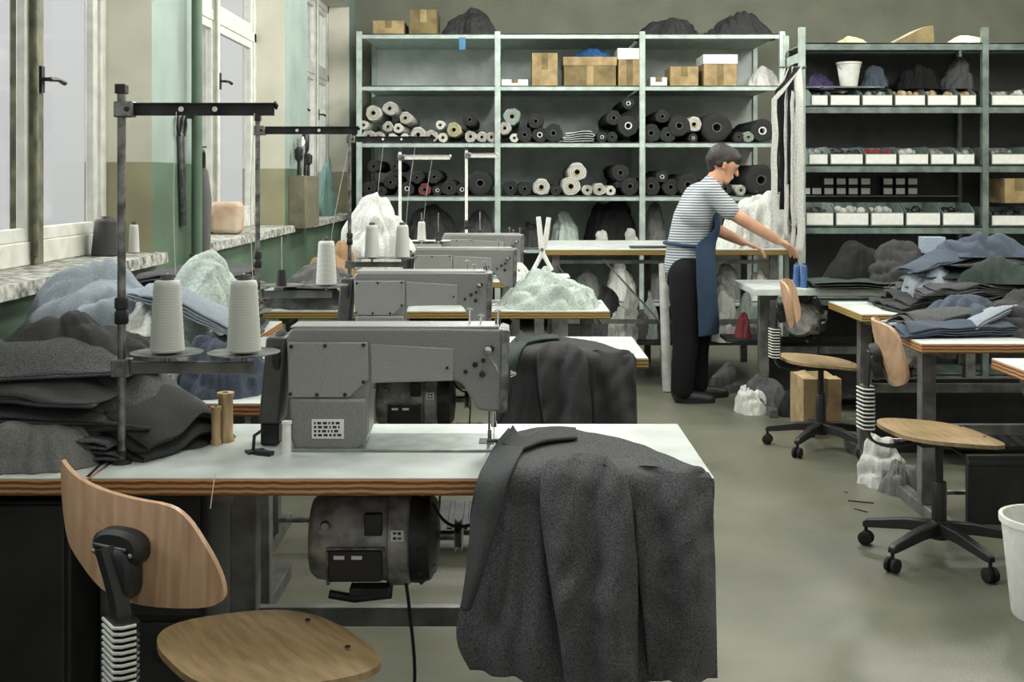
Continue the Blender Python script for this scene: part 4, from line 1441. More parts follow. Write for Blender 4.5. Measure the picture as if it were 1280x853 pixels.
    br = q.build('bracket', M_black, o, world=False, ang=35)
    ov2 = superell(20, 0.034, 0.05, 2.6)
    q = MB()
    Mc = Mb @ Matrix.Translation((0.01, 0, -0.045))
    q.loft([[Mc @ Vector((x, -0.004, z)) for x, z in ov2], [Mc @ Vector((x * 0.9, -0.034, z)) for x, z in ov2], [Mc @ Vector((x * 0.7, -0.04, z * 0.8)) for x, z in ov2]])
    q.build('pivot_housing', M_black, o, world=False, ang=35)
    MB().tube([Mb @ Vector((-0.045, -0.03, 0.008)), Mb @ Vector((0.03, -0.03, 0.004))], 0.003, 6).build('bracket_bar', M_steel, br, world=False)
    for dx in (-0.045, 0.038):
        q = MB()
        q.sphere(Mb @ Vector((dx, -0.028, -0.006)), 0.005, seg=8)
        q.build('bolt', M_steel, br, world=False)
    return o


# nearest chair: the backrest corners follow a skewed, bent board
def px_outline():
    pts = [(62, 583), (100, 590), (150, 597), (205, 604), (238, 610), (256, 626), (270, 655), (282, 690), (288, 722), (286, 742), (272, 751), (240, 752), (190, 749), (150, 738), (118, 716), (98, 703), (84, 692), (74, 668), (66, 635), (60, 600)]
    s = 2.2 / F / 0.84
    v = [Vector(((a - 188) * s, (668 - b) * s * 0.76, 0)) for a, b in pts]
    v = v + [v[0]]
    r = resample(v, 61)[:-1]
    return [(p.x, p.z if False else p.y) for p in r]


chair((-0.49, 2.36, 0), math.radians(-54), 'plywood swivel chair in the left foreground, its curved backrest towards us', seat_z=0.455, back_z=PZ(668, 2.2) - 0.014,
      back_off=0.295, ss=(0.03, 0.03), back_dx=0.012, back_yaw=math.radians(32), roll_=0, bw=0.37, bh=0.26, seat_m=M_seat, sw=0.215, outline=px_outline(), lean=0.05)
chair((1.58, 4.33, 0), math.radians(-84), 'nearer swivel chair on the right, by the table with denim scraps', seat_z=0.465, back_z=0.765, back_off=0.235, back_yaw=math.radians(-14), base_rot=0.2, bw=0.36, bh=0.24, lean=0.25)
chair((1.61, 6.10, 0), math.radians(-86), 'farther swivel chair on the right, near the cardboard box', seat_z=0.455, back_z=0.755, back_off=0.20, back_yaw=math.radians(-22), base_rot=0.5, bw=0.36, bh=0.25, lean=0.2)
carton(1004, 1052, 470, 540, 6.42, 0.3, M_card, 'cardboard box on the floor behind the farther swivel chair', None, zb=0.07 * 0)

# ------------------------------------------------------------------ jackets
def jacket(fn, label, tone, seam):
    """fn(px,py,Y) gives world points; the shape is authored once around the near table corner"""
    o = empty('tailored_jacket', fn(735, 600, 2.51), 0, label, 'jacket', 'jackets draped over table corners')
    Z = lambda px, py, z: fn(px, py, YZ(py, z))
    rows = [
        [Z(648, 540, .785), Z(690, 534, .79), Z(735, 541, .79), Z(790, 553, .79), Z(840, 573, .785), Z(886, 592, .775)],
        [Z(622, 562, .778), Z(672, 560, .785), Z(722, 562, .79), Z(780, 572, .785), Z(835, 585, .78), Z(890, 598, .77)],
        [fn(600, 592, 2.47), fn(655, 588, 2.46), fn(712, 588, 2.46), fn(770, 594, 2.46), fn(830, 600, 2.46), fn(893, 606, 2.47)],
        [fn(588, 640, 2.45), fn(648, 640, 2.44), fn(710, 640, 2.43), fn(770, 640, 2.44), fn(830, 640, 2.44), fn(893, 640, 2.46)],
        [fn(581, 720, 2.47), fn(642, 720, 2.42), fn(708, 720, 2.43), fn(770, 720, 2.45), fn(830, 720, 2.43), fn(895, 720, 2.46)],
        [fn(573, 790, 2.47), fn(640, 790, 2.41), fn(706, 790, 2.42), fn(768, 790, 2.46), fn(832, 790, 2.43), fn(896, 790, 2.46)],
        [fn(588, 836, 2.47), fn(645, 850, 2.42), fn(705, 862, 2.42), fn(770, 858, 2.46), fn(832, 852, 2.43), fn(897, 848, 2.46)]]
    g = surf(rows, 70, 80)
    g0 = g
    g = fold_disp(g, 0.018, 7.0, 3, (2.2, 1, 0.25))
    g = [[a_.lerp(b_, max(0.12, min(1, (0.755 - a_.z) / 0.08))) for a_, b_ in zip(r0, r1)] for r0, r1 in zip(g0, g)]
    q = MB()
    q.grid(g)
    q.build('body', tone, o, solid=0.006, ang=80)
    # sleeves: flattened hanging tubes with a domed shoulder

    def sleeve(cs, nm, seed):
        rings = []
        n = 36
        pts = resample([Vector((c[0], c[1], c[2])) for c in cs], 44)
        wd = resample([Vector((c[3], c[4], 0)) for c in cs], 44)
        for i, (p, w_) in enumerate(zip(pts, wd)):
            ring = []
            for k in range(n):
                t = 2 * math.pi * k / n
                x = math.cos(t)
                y = math.sin(t)
                cx = p.x + w_.x * x
                base = fn(cx, p.y, p.z)
                wr = 0.010 * noise.noise(Vector((base.x * 22, base.z * 5, seed))) + 0.007 * noise.noise(Vector((base.x * 14 + base.z * 16, base.z * 14, seed + 4)))
                cr_ = abs(math.sin((base.x - 0.6 * base.z) * 34 + 2.5 * noise.noise(Vector((base.x * 6, base.z * 6, seed))))) ** 0.8
                wr += 0.026 * (0.55 - cr_) * (math.exp(-((i - 9) / 9.0) ** 2) + 0.5 * math.exp(-((i - 30) / 7.0) ** 2)) + 0.012 * math.sin(base.x * 48 + 3 * noise.noise(Vector((base.x * 3, base.z * 3, seed))))
                wr *= min(1, i / 5)
                ring.append(base + Vector((0, -w_.y * (1 if y > 0 else 0.4) * abs(y) ** 0.8 * (1 if y > 0 else -1) + wr * 1.3, 0)))
            rings.append(ring)
        qq = MB()
        qq.loft(rings)
        return qq.build(nm, tone, o, ang=70)
    sleeve([(722, 566, 2.50, 22, 0.01), (724, 574, 2.475, 40, 0.02), (729, 600, 2.44, 54, 0.028), (734, 650, 2.42, 58, 0.032), (742, 720, 2.41, 56, 0.03), (748, 790, 2.41, 50, 0.028), (752, 858, 2.415, 46, 0.026)], 'sleeve', 1)
    sleeve([(836, 582, 2.49, 30, 0.008), (838, 592, 2.475, 46, 0.015), (842, 630, 2.45, 50, 0.028), (845, 700, 2.44, 50, 0.03), (849, 770, 2.44, 47, 0.03), (853, 846, 2.44, 43, 0.03)], 'sleeve', 2)
    # lapel and collar, turned back on the left edge
    rows = [
        [Z(636, 536, .80), Z(648, 545, .80), Z(660, 552, .80)],
        [Z(618, 560, .79), Z(635, 566, .80), Z(652, 566, .80)],
        [fn(600, 596, 2.43), fn(618, 602, 2.42), fn(640, 588, 2.43)],
        [fn(590, 650, 2.42), fn(606, 660, 2.40), fn(624, 640, 2.41)],
        [fn(584, 710, 2.42), fn(596, 718, 2.40), fn(606, 706, 2.41)],
        [fn(577, 760, 2.43), fn(582, 764, 2.42), fn(588, 760, 2.43)]]
    q = MB()
    q.grid(surf(rows, 12, 40))
    q.build('lapel', seam, o, solid=0.006, ang=80)
    rows = [
        [Z(641, 532, .835), Z(655, 547, .81), Z(690, 535, .80), Z(720, 536, .80)],
        [Z(628, 556, .80), Z(650, 562, .80), Z(680, 552, .80), Z(722, 548, .80)]]
    q = MB()
    q.grid(surf(rows, 16, 8))
    q.build('collar', seam, o, solid=0.006, ang=80)
    return o


jacket(lambda px, py, Y: P(px, py, Y), 'large charcoal tailored jacket draped over the corner of the nearest table', C_char, fabric('lapel_tweed', (92, 94, 94), (44, 46, 47), 110))
# second jacket on the table behind: same cut, re-hung 1.70 m further back and shorter


def fn2(px, py, Y):
    p = P(px, py, Y)
    # hang it on the corner of the second table
    x = 0.49 + (p.x - 0.435) * 0.96 - 0.02
    z = p.z
    return Vector((x - 0.02, p.y + 1.70, 0.76 + (z - 0.76) * 1.0))


jacket(fn2, 'dark jacket draped over the second table, behind the nearest machine head', C_char2, C_teal)

# ------------------------------------------------------------------ piles of garments, left side
G = 'garments in the dark pile on the side table'
x0 = -1.2
fold_thing('folded_trousers', 0, 2.84, 0.76, 0.66, 0.44, 4, 0.016, 11, C_char, 'charcoal folded trousers at the very bottom of the dark pile', G, x=-1.22, droop=0.01)
fold_thing('folded_trousers', 0, 2.84, 0.825, 0.60, 0.42, 5, 0.015, 12, C_char2, 'black folded trousers just above the bottom layer of the dark pile', G, 0.15, x=-1.17, droop=0.05)
fold_thing('folded_trousers', 0, 2.86, 0.885, 0.58, 0.4, 4, 0.015, 13, C_char2, 'dark trousers halfway up the dark pile', G, -0.12, x=-1.2, droop=0.06, wav=0.02)
fold_thing('folded_trousers', 0, 2.88, 0.935, 0.54, 0.36, 4, 0.016, 14, C_char, 'charcoal trousers near the top of the dark pile', G, 0.3, x=-1.18, droop=0.09, wav=0.025)
heap('dark_cloth', 0, 2.93, 0.925, 0.56, 0.34, 0.115, 15, C_char2, 'dark cloth thrown on top of the dark pile', G, 0.2, 0.025, 8, x=-1.12, cat='garment')
fold_thing('folded_jacket', 0, 2.86, 0.765, 0.36, 0.30, 6, 0.021, 16, C_char2, 'dark jacket folded in many layers at the right end of the dark pile', G, -0.45, x=-0.925, droop=0.06, wav=0.018, tilt=(0, 0.18))
fold_thing('folded_jacket', 0, 2.90, 0.885, 0.34, 0.28, 4, 0.018, 17, C_char, 'jacket sleeve bundle sliding off the right side of the dark pile', G, -0.6, x=-0.99, droop=0.08, wav=0.02, tilt=(0, 0.3))
heap('grey_cloth', 0, 2.66, 0.762, 0.34, 0.24, 0.10, 18, C_grey, 'lighter grey garment at the front foot of the dark pile', G, 0.2, 0.012, 6, x=-1.08, cat='garment')
heap('grey_cloth', 0, 2.62, 0.762, 0.24, 0.18, 0.05, 19, C_char, 'small charcoal garment at the front left of the dark pile', G, -0.2, 0.01, 8, x=-1.32, cat='garment')

# side tables along the wall that carry the paler bundles
S2 = work_table('side_table', -1.56, -0.72, 3.35, 4.14, 'side table by the window wall under the pale blue bundles', pedal=False, stretcher=False, legs=(0.08, 0.08), group='side tables by the wall')
S3 = work_table('side_table', -1.56, -1.04, 4.25, 5.3, 'side table by the window wall under the flat dark stacks', pedal=False, stretcher=False, legs=(0.08, 0.08), group='side tables by the wall')
G = 'pale bundles by the window'
heap('cloth_bundle', 125, 3.75, 0.76, 0.52, 0.6, 0.35, 21, C_ltblue, 'pale blue bundle at the left, under the window sill', G, 0, 0.035, 6, sq=0.5)
heap('cloth_bundle', 185, 3.62, 0.76, 0.34, 0.42, 0.24, 22, C_white, 'white wrinkled shirt bundle in front of the pale blue one', G, 0.3, 0.04, 8)
heap('cloth_bundle', 0, 3.80, 0.76, 0.50, 0.42, 0.36, 23, C_pale, 'pale green-grey bundle behind the nearest thread cones', G, -0.3, 0.03, 6, x=-1.04)
fold_thing('rolled_shirt', 0, 3.62, 0.985, 0.36, 0.14, 4, 0.016, 24, C_ltblue, 'rolled blue shirt lying across the pale bundles', G, -0.25, x=-1.0, droop=0.04, tilt=(0, 0.3))
heap('cloth_bundle', 0, 3.52, 0.76, 0.26, 0.26, 0.18, 25, C_denim, 'small denim bundle just right of the nearest thread cones', G, 0, 0.03, 10, x=-0.86)
for i in range(5):
    fold_thing('folded_cloth', 0, 4.75 + 0.02 * i, 0.76 + 0.055 * i, 0.46 - 0.02 * i, 0.8 - 0.04 * i, 4, 0.0135, 30 + i, [C_char, C_grey, C_char2, C_grey, C_char][i],
               '%s folded cloth, %s from the bottom of the flat stack by the wall' % (['charcoal', 'grey', 'black', 'pale-edged grey', 'charcoal'][i], ORD[i]), 'flat stack by the wall', 0.05 * (-1) ** i, x=-1.29, droop=0.01, cat='cloth')
G = 'bundles between the left row and the window wall'
heap('white_cloth', 470, 6.9, 0.76, 0.50, 0.5, 0.52, 40, C_white, 'tall heap of white fabric left of the pale thread stands', G, 0, 0.05, 5, x=-0.80)
heap('tan_cloth', 430, 6.75, 0.76, 0.34, 0.3, 0.24, 41, fabric('tan_cotton', (178, 146, 112), (130, 104, 78)), 'tan cloth at the left foot of the tall white heap', G, 0, 0.03, 7, x=-1.02)
S4 = work_table('side_table', -1.56, -0.55, 6.45, 7.2, 'side table under the tall white fabric heap', pedal=False, stretcher=False, legs=(0.08, 0.08), group='side tables by the wall')
G = 'things left of the third table'
for i, (x, Y, z, w, h, c, lb) in enumerate([(-1.05, 5.95, 0.76, 0.5, 0.12, C_char, 'dark cloth at the left end of the third table'),
                                            (-0.95, 5.9, 0.87, 0.34, 0.09, C_grey, 'grey cloth lying on the dark cloth of the third table')]):
    heap('cloth_bundle', 0, Y, z, w, 0.4, h, 45 + i, c, lb, G, 0.2 * i, 0.02, 8, x=x)
heap('teal_bag', 0, 10.6, ZS, 0.16, 0.5, 0.46, 47, fabric('teal_cotton', (106, 132, 126), (64, 86, 80)), 'rounded teal bag on the sill of the farthest window', None, 0, 0.02, 5, x=-1.68, cat='bag')

# sill objects
o = empty('beige_canister', (-1.70, 7.0, ZS), 0, 'beige box-shaped canister with rounded edges on the middle window sill', 'canister')
MB().box(-1.785, -1.615, 6.9, 7.08, ZS, ZS + 0.19).build('body', mat('beige_plastic', (196, 178, 156), 0.6, scale=6, rgb2=(164, 136, 112)), o, bevel=0.03, seg=4)
MB().box(-1.78, -1.62, 6.905, 7.075, ZS + 0.155, ZS + 0.163).build('lid_seam', M_wood, o, bevel=0.002)
# hooks with tools on the pier faces
o = empty('hanging_shears', (XW + 0.03, 5.63, 1.4), 0, 'black handled shears hanging on the green pier beside the riser pipe', 'shears')
MB().bar((XW + 0.02, 5.60, 1.62), (XW + 0.02, 5.64, 1.18), 0.05, 0.012, up=(1, 0, 0)).build('blade', M_steel, o, bevel=0.002)
q = MB()
for dy in (-0.035, 0.035):
    q.tube([(XW + 0.02, 5.60 + dy + 0.03 * math.cos(t), 1.66 + 0.045 * math.sin(t)) for t in [2 * math.pi * i / 14 for i in range(15)]], 0.009, 6)
q.build('handles', M_black, o)
o = empty('umbrella', (XW + 0.07, 6.0, 0), 0, 'closed grey umbrella with a dark crook hanging on the pier edge', 'umbrella')
ux, uy = XW + 0.05, 5.89
MB().lathe([(0.012, 0.88), (0.03, 1.0), (0.04, 1.3), (0.022, 1.44), (0.012, 1.46)], (ux, uy, 0), 'Z', 12).build('furled_canopy', C_grey, o)
MB().tube(resample([Vector(p) for p in [(ux, uy, 0.80), (ux, uy, 1.3), (ux, uy, 1.50), (ux, uy - 0.015, 1.54), (ux, uy - 0.06, 1.54), (ux, uy - 0.07, 1.49)]], 24), 0.009, 8).build('shaft_and_crook', M_black, o)
MB().bar((XW - 0.0, uy - 0.03, 1.56), (XW + 0.07, uy - 0.03, 1.565), 0.008, 0.008).build('wall_hook', M_steel, o)
o = empty('tool_rack', (XW + 0.05, 8.7, 1.3), 0, 'wooden rack of black handled tools on the pier between the windows', 'tool rack')
MB().box(XW, XW + 0.12, 8.38, 8.98, 1.05, 1.43).build('holder', mat('grey_brown_wood', (112, 108, 88), 0.7, scale=12), o, bevel=0.004)
for i, (dy, h) in enumerate([(8.45, 0.22), (8.58, 0.3), (8.72, 0.34), (8.86, 0.18)]):
    MB().lathe([(0.012, 0), (0.01, h * 0.5), (0.028, h * 0.6), (0.03, h * 0.9), (0.01, h)], (XW + 0.06, dy, 1.42), 'Z', 10).build('tool', M_black if i != 1 else M_chrome, o)

# third table: pale crumpled cloth and white tongs, and little box by the farthest machine
heap('pale_shirt', 0, 5.97, 0.76, 0.5, 0.42, 0.17, 50, C_pale, 'pale green crumpled shirts piled on the right of the third table', 'pale cloth on the third table', 0.1, 0.04, 9, x=0.17)
heap('pale_shirt', 0, 5.88, 0.76, 0.26, 0.26, 0.1, 51, C_pale, 'small pale crumpled piece at the right end of the pale shirts', 'pale cloth on the third table', 0.4, 0.03, 10, x=0.31)
q = MB()
for pts in ([P(673, 271, 7.3), P(676, 300, 7.3), P(678, 315, 7.3), P(690, 338, 7.3)], [P(686, 272, 7.32), P(682, 300, 7.32), P(677, 318, 7.32), P(664, 342, 7.32)]):
    q.tube(resample(pts, 14), [0.017 - 0.006 * abs(i - 4) / 10 for i in range(14)], 8)
o = empty('white_tongs', P(677, 345, 7.31), 0, 'white crossed wooden tongs standing upright beyond the pale shirts', 'tongs')
q.build('arms', M_label, o)
MB().lathe([(0.012, -0.03), (0.012, 0.03)], P(677.5, 312, 7.31), 'Y', 10).build('pivot', M_steel, o)
st4 = work_table('stool', 0.13, 0.36, 7.2, 7.5, 'small low table beside the farthest sewing table, holding the tongs', pedal=False, stretcher=False, legs=(0.04, 0.04), z=PZ(345, 7.31), group=None, ply=M_plyd)
heap('white_cloth', 0, 7.56, 0.76, 0.2, 0.2, 0.1, 53, C_white, 'white cloth by the needle of the farthest machine', None, 0, 0.02, 10, x=0.03)

# right row piles
G = 'garments piled on the farthest right row table'
heap('black_garment', 1082, 7.12, 0.76, 0.5, 0.45, 0.22, 160, C_black, 'black garment heap on the farthest right row table', G, 0, 0.03, 8)
heap('black_garment', 1120, 7.02, 0.76, 0.4, 0.4, 0.26, 161, C_char2, 'charcoal garment heap beside the black one on the farthest right row table', G, 0.4, 0.03, 8)
fold_thing('folded_trousers', 1075, 6.95, 0.76, 0.62, 0.3, 3, 0.018, 162, C_teal, 'dark green trousers hanging over the front of the farthest right row table', G, 0.05, droop=0.01)
G = 'garments in the large pile on the right'
PL = [(1215, 5.86, 0.76, 0.90, 0.5, 6, C_char2, 'black trousers at the bottom of the large right pile', 0.0),
      (1225, 5.86, 0.84, 0.80, 0.46, 5, C_char, 'charcoal trousers second from the bottom of the large right pile', 0.1),
      (1232, 5.88, 0.915, 0.70, 0.42, 4, C_teal, 'green-grey trousers in the middle of the large right pile', -0.1),
      (1240, 5.9, 0.975, 0.6, 0.4, 4, C_char2, 'black trousers near the top of the large right pile', 0.15)]
for i, (px, Y, z, w, d, n, c, lb, rz) in enumerate(PL):
    fold_thing('folded_trousers', px, Y, z, w, d, n, 0.018, 170 + i, c, lb, G, rz, droop=0.05 + 0.02 * i, wav=0.022)
fold_thing('folded_trousers', 1190, 5.84, 1.0, 0.5, 0.2, 3, 0.017, 179, C_denim, 'blue grey trouser leg sloping to the left on the large right pile', G, 0.2, droop=0.05, wav=0.02, tilt=(0, -0.22))
heap('denim_garment', 1225, 5.9, 1.02, 0.46, 0.36, 0.10, 176, C_denim, 'blue grey garment spread over the top of the large right pile', G, -0.2, 0.03, 7, cat='garment')
heap('denim_garment', 1250, 5.7, 0.9, 0.36, 0.2, 0.11, 177, C_teal, 'green patch of lining showing on the front of the large right pile', G, 0, 0.02, 7, cat='garment')
heap('denim_garment', 1165, 5.78, 0.80, 0.28, 0.34, 0.16, 178, C_ltblue, 'pale blue trouser legs sloping off the left of the large right pile', G, 0.7, 0.03, 6, cat='garment')
o = MB().box(PX(1150, 6.4), PX(1181, 6.4), 6.4, 6.5, 0.0, 0.1).build('paper_box', fabric('bluish_paper', (160, 172, 186), (130, 142, 156), 20, 0.1), bevel=0.004)
o.location.z = 0.76 + 0.19
o.location.y = 7.2
o.location.x = PX(1165, 7.2)
tag(o, 'pale bluish carton lying on the charcoal garments of the farthest right row table', 'box')
G = 'denim scraps on the right row table'
heap('denim_scrap', 1215, 4.98, 0.76, 0.56, 0.4, 0.12, 180, C_denim, 'largest denim scrap heap on the nearer right table', G, 0.1, 0.03, 11)
heap('denim_scrap', 1170, 4.95, 0.76, 0.26, 0.26, 0.07, 181, C_ltblue, 'pale denim scrap at the left of the scrap heap', G, 0.5, 0.025, 14)
heap('denim_scrap', 1268, 4.9, 0.76, 0.4, 0.36, 0.15, 182, C_char2, 'dark trouser leg at the right of the scrap heap', G, -0.3, 0.03, 9)
fold_thing('denim_strip', 1250, 4.86, 0.84, 0.42, 0.10, 3, 0.012, 183, C_ltblue, 'light blue strip lying diagonally over the scrap heap', G, 0.5, droop=0.02, tilt=(0, -0.25), cat='cloth')
fold_thing('denim_strip', 1195, 4.78, 0.765, 0.5, 0.12, 4, 0.014, 185, C_denim, 'denim strips bunched along the front of the scrap heap', G, 0.12, droop=0.02, wav=0.02, cat='cloth')
fold_thing('denim_strip', 1180, 4.9, 0.80, 0.46, 0.16, 4, 0.014, 186, C_char, 'dark folded strip under the light blue strip of the scrap heap', G, 0.35, droop=0.04, wav=0.02, cat='cloth')
fold_thing('denim_strip', 1160, 5.02, 0.77, 0.4, 0.12, 3, 0.014, 187, C_ltblue, 'pale strip at the back left of the scrap heap', G, 0.25, droop=0.02, wav=0.02, cat='cloth')
heap('denim_scrap', 1145, 5.05, 0.76, 0.18, 0.16, 0.05, 184, C_teal, 'small dark green scrap nearest the table corner', G, 0.3, 0.02, 16)
# boards and clutter under the right row
G = 'boards on the floor under the right row'
for i, (x0_, x1_, Y, z0_, z1_, m, lb) in enumerate([(1.85, 2.9, 4.75, 0.0, 0.28, M_cab, 'dark panel standing behind the nearer right chair'),
                                                    (1.80, 2.8, 6.0, 0.0, 0.38, M_cab, 'dark panel standing under the trouser pile table'),
                                                    (1.55, 2.5, 7.3, 0.0, 0.42, M_cab, 'dark panel standing under the farthest right row table')]):
    o = MB().box(x0_, x1_, Y, Y + 0.03, z0_, z1_).box(x0_, x1_, Y - 0.006, Y, z1_ - 0.04, z1_ - 0.02).build('floor_panel', m, bevel=0.003)
    tag(o, lb, 'panel', G)
G = 'scraps on the floor under the right row'
for i, (px, Y, z, s, h, c, lb) in enumerate([(1100, 5.4, 0, .22, .2, C_white, 'white scrap bundle on the floor left of the steel table leg'),
                                             (1128, 5.25, 0, .2, .12, C_grey, 'grey scrap bundle on the floor near the steel table leg'),
                                             (1000, 7.0, 0, .34, .14, C_black, 'black scrap bundle under the farthest right row table'),
                                             (955, 7.1, 0, .28, .2, C_char, 'dark scrap bundle on the floor right of the person'),
                                             (940, 7.05, 0, .2, .2, C_white, 'white scrap bundle on the floor right of the person'),
                                             (905, 7.9 - 0.15, 0, .2, .18, C_grey, 'grey bundle on the floor behind the shoes of the person')]):
    heap('fabric_scrap', px, Y, z, s, s, h, 190 + i, c, lb, G, 0, 0.03, 10)
heap('red_cloth', 928, 7.3, 0.42, 0.1, 0.1, 0.14, 199, R_red, 'small dull red cloth hanging under the farthest right row table', None, 0, 0.01, 12).location.z = 0.42
tag(MB().box(PX(905, 7.3), PX(975, 7.3), 7.2, 7.45, 0.40, 0.42).build('hanging_tray', M_dsteel, bevel=0.003), 'dark tray under the left end of the farthest right row table', 'tray')
for i, (a, b, c, d) in enumerate([(1060, 626, 1092, 629), (1068, 636, 1084, 640), (1056, 615, 1060, 616)]):
    o = MB().tube([Vector((PX(a, YZ(b, 0.003)), YZ(b, 0.003), 0.003)), Vector((PX(c, YZ(d, 0.003)), YZ(d, 0.003), 0.003))], 0.003, 6).build('floor_scrap', M_black)
    tag(o, ['longest dark thread scrap on the floor in the aisle', 'shorter dark thread scrap on the floor just in front of the longest', 'dark speck of cloth on the floor beyond the longest scrap'][i], 'scrap', 'thread scraps on the floor')
# white bin at the right edge
o = empty('waste_bin', (PX(1312, 3.75), 3.75, 0), 0, 'white waste bin at the right edge under the nearest right table', 'bin')
MB().lathe([(0.11, 0), (0.115, 0.01), (0.145, 0.30), (0.152, 0.30), (0.152, 0.32), (0.14, 0.32), (0.105, 0.015)], (0, 0, 0), 'Z', 28, cap=False).build('bin_body', M_label, o, world=False)
MB().lathe([(0.1, 0.012), (0.001, 0.014)], (0, 0, 0), 'Z', 28).build('bin_floor', M_label, o, world=False)


# ------------------------------------------------------------------ person
def capsule(q, a, ra, b, rb, n=16):
    a, b = Vector(a), Vector(b)
    d = b - a
    L = d.length
    if L < 1e-5:
        q.sphere(a, ra, seg=n)
        return
    d.normalize()
    pts, rs = [], []
    for k in range(5):
        t = math.radians(-88 + 88 * k / 4)
        pts.append(a + d * ra * math.sin(t))
        rs.append(ra * math.cos(t))
    for k in range(1, 4):
        pts.append(a + d * L * k / 4)
        rs.append(ra + (rb - ra) * k / 4)
    for k in range(5):
        t = math.radians(88 * k / 4)
        pts.append(b + d * rb * math.sin(t))
        rs.append(rb * math.cos(t))
    q.tube(pts, rs, n)


def chain(q, pts, n=16):
    for (a, ra), (b, rb) in zip(pts, pts[1:]):
        capsule(q, a, ra, b, rb, n)


def fuse(q, name, m, parent, voxel, smooth=6, fac=0.5):
    o = q.build(name, m, parent, world=True)
    r = o.modifiers.new('fuse', 'REMESH')
    r.mode = 'VOXEL'
    r.voxel_size = voxel
    r.use_smooth_shade = True
    s = o.modifiers.new('soften', 'SMOOTH')
    s.factor = fac
    s.iterations = smooth
    dg = bpy.context.evaluated_depsgraph_get()
    me = bpy.data.meshes.new_from_object(o.evaluated_get(dg))
    o.modifiers.clear()
    old = o.data
    o.data = me
    bpy.data.meshes.remove(old)
    for p in me.polygons:
        p.use_smooth = True
    return o


YP = 7.45


def H(px, py, dy=0.0):
    p = P(px, py, YP)
    return Vector((p.x, YP + dy, p.z))


per = empty('person', (PX(868, YP), YP, 0), 0, 'person in striped tee, blue apron and dark trousers, bending over white cloth', 'person')
skin = mat('skin', (206, 160, 132), 0.55, scale=10, rgb2=(184, 138, 112), spec=0.3)
q = MB()
# torso and neck, leaning forward
chain(q, [(H(858, 335), 0.125), (H(860, 305), 0.115), (H(868, 275), 0.12), (H(877, 252), 0.115)])
for s in (-1, 1):
    capsule(q, H(868, 268, s * 0.06), 0.10, H(880, 246, s * 0.10), 0.075)
    capsule(q, H(880, 240, s * 0.10), 0.062, H(886, 236, s * 0.14), 0.055)
chain(q, [(H(884, 240), 0.08), (H(893, 226), 0.056), (H(900, 214), 0.054)])
# head
hc = H(904, 205)
t_ = math.radians(24)
fw = Vector((math.cos(t_), 0.0, -math.sin(t_)))
upv = Vector((math.sin(t_), 0.0, math.cos(t_)))
sd_ = Vector((0, 1, 0))


def Hd(f, u, s=0.0):
    return hc + fw * f + upv * u + sd_ * s


capsule(q, Hd(-0.022, 0.02), 0.083, Hd(0.018, 0.022), 0.078, 20)
capsule(q, Hd(0.03, -0.02), 0.062, Hd(0.045, -0.065), 0.042, 16)
capsule(q, Hd(0.06, -0.09, -0.012), 0.024, Hd(0.06, -0.09, 0.012), 0.024, 12)
capsule(q, Hd(0.072, 0.022, -0.03), 0.022, Hd(0.072, 0.022, 0.03), 0.022, 10)
capsule(q, Hd(0.085, 0.01), 0.010, Hd(0.108, -0.028), 0.013, 10)
capsule(q, Hd(0.085, -0.055, -0.012), 0.011, Hd(0.085, -0.055, 0.012), 0.011, 8)
capsule(q, Hd(0.082, -0.066, -0.01), 0.012, Hd(0.082, -0.066, 0.01), 0.012, 8)
for s in (-1, 1):
    capsule(q, Hd(-0.005, 0.0, s * 0.083), 0.013, Hd(0.002, -0.03, s * 0.08), 0.010, 8)
# near arm (towards us) and far arm
near = [(H(884, 240, -0.15), 0.056), (H(904, 262, -0.19), 0.046), (H(922, 274, -0.19), 0.042), (H(950, 290, -0.14), 0.036), (H(968, 300, -0.10), 0.027)]
far = [(H(884, 240, 0.15), 0.056), (H(890, 268, 0.18), 0.046), (H(900, 288, 0.17), 0.042), (H(920, 298, 0.12), 0.034), (H(932, 304, 0.08), 0.026)]
chain(q, near)
chain(q, far)


def hand(q, w, d, side):
    """palm, five separate bent fingers, thumb leaving the side of the palm"""
    w = Vector(w)
    d = Vector(d).normalized()
    s = d.cross(Vector((0, 0, 1))).normalized() * side
    dn = Vector((0, 0, -1))
    for k in (-0.024, -0.008, 0.008, 0.024):
        capsule(q, w + s * k * 0.7, 0.015, w + d * 0.075 + s * k + dn * 0.01, 0.0125, 10)
    for k, L in ((-0.030, 0.062), (-0.010, 0.076), (0.010, 0.080), (0.030, 0.070)):
        a = w + d * 0.075 + s * k + dn * 0.010
        b = a + d * L * 0.5 + dn * 0.012 + s * k * 0.15
        c = b + d * L * 0.28 + dn * 0.024
        e = c + d * L * 0.1 + dn * 0.022
        chain(q, [(a, 0.0105), (b, 0.0095), (c, 0.0085), (e, 0.0075)], 8)
    a = w + d * 0.022 + s * 0.026
    b = a + s * 0.032 + d * 0.026 + dn * 0.012
    c = b + d * 0.032 + dn * 0.012 + s * 0.004
    chain(q, [(a, 0.014), (b, 0.011), (c, 0.009)], 8)


hand(q, H(968, 300, -0.10), (1, 0.45, -0.35), 1)
hand(q, H(932, 304, 0.08), (1, -0.1, -0.2), -1)
# legs
for s, kx, ax in ((-1, 852, 850), (1, 872, 874)):
    chain(q, [(H(858, 340, s * 0.07), 0.10), (H((858 + kx) / 2, 372, s * 0.085), 0.085), (H(kx + 3, 415, s * 0.09), 0.06), (H(kx, 440, s * 0.09), 0.056), (H(ax, 488, s * 0.09), 0.04)])
    capsule(q, H(ax, 492, s * 0.09), 0.04, H(ax + 26, 495, s * 0.10), 0.028)
body = fuse(q, 'body', skin, per, 0.0055, 4)
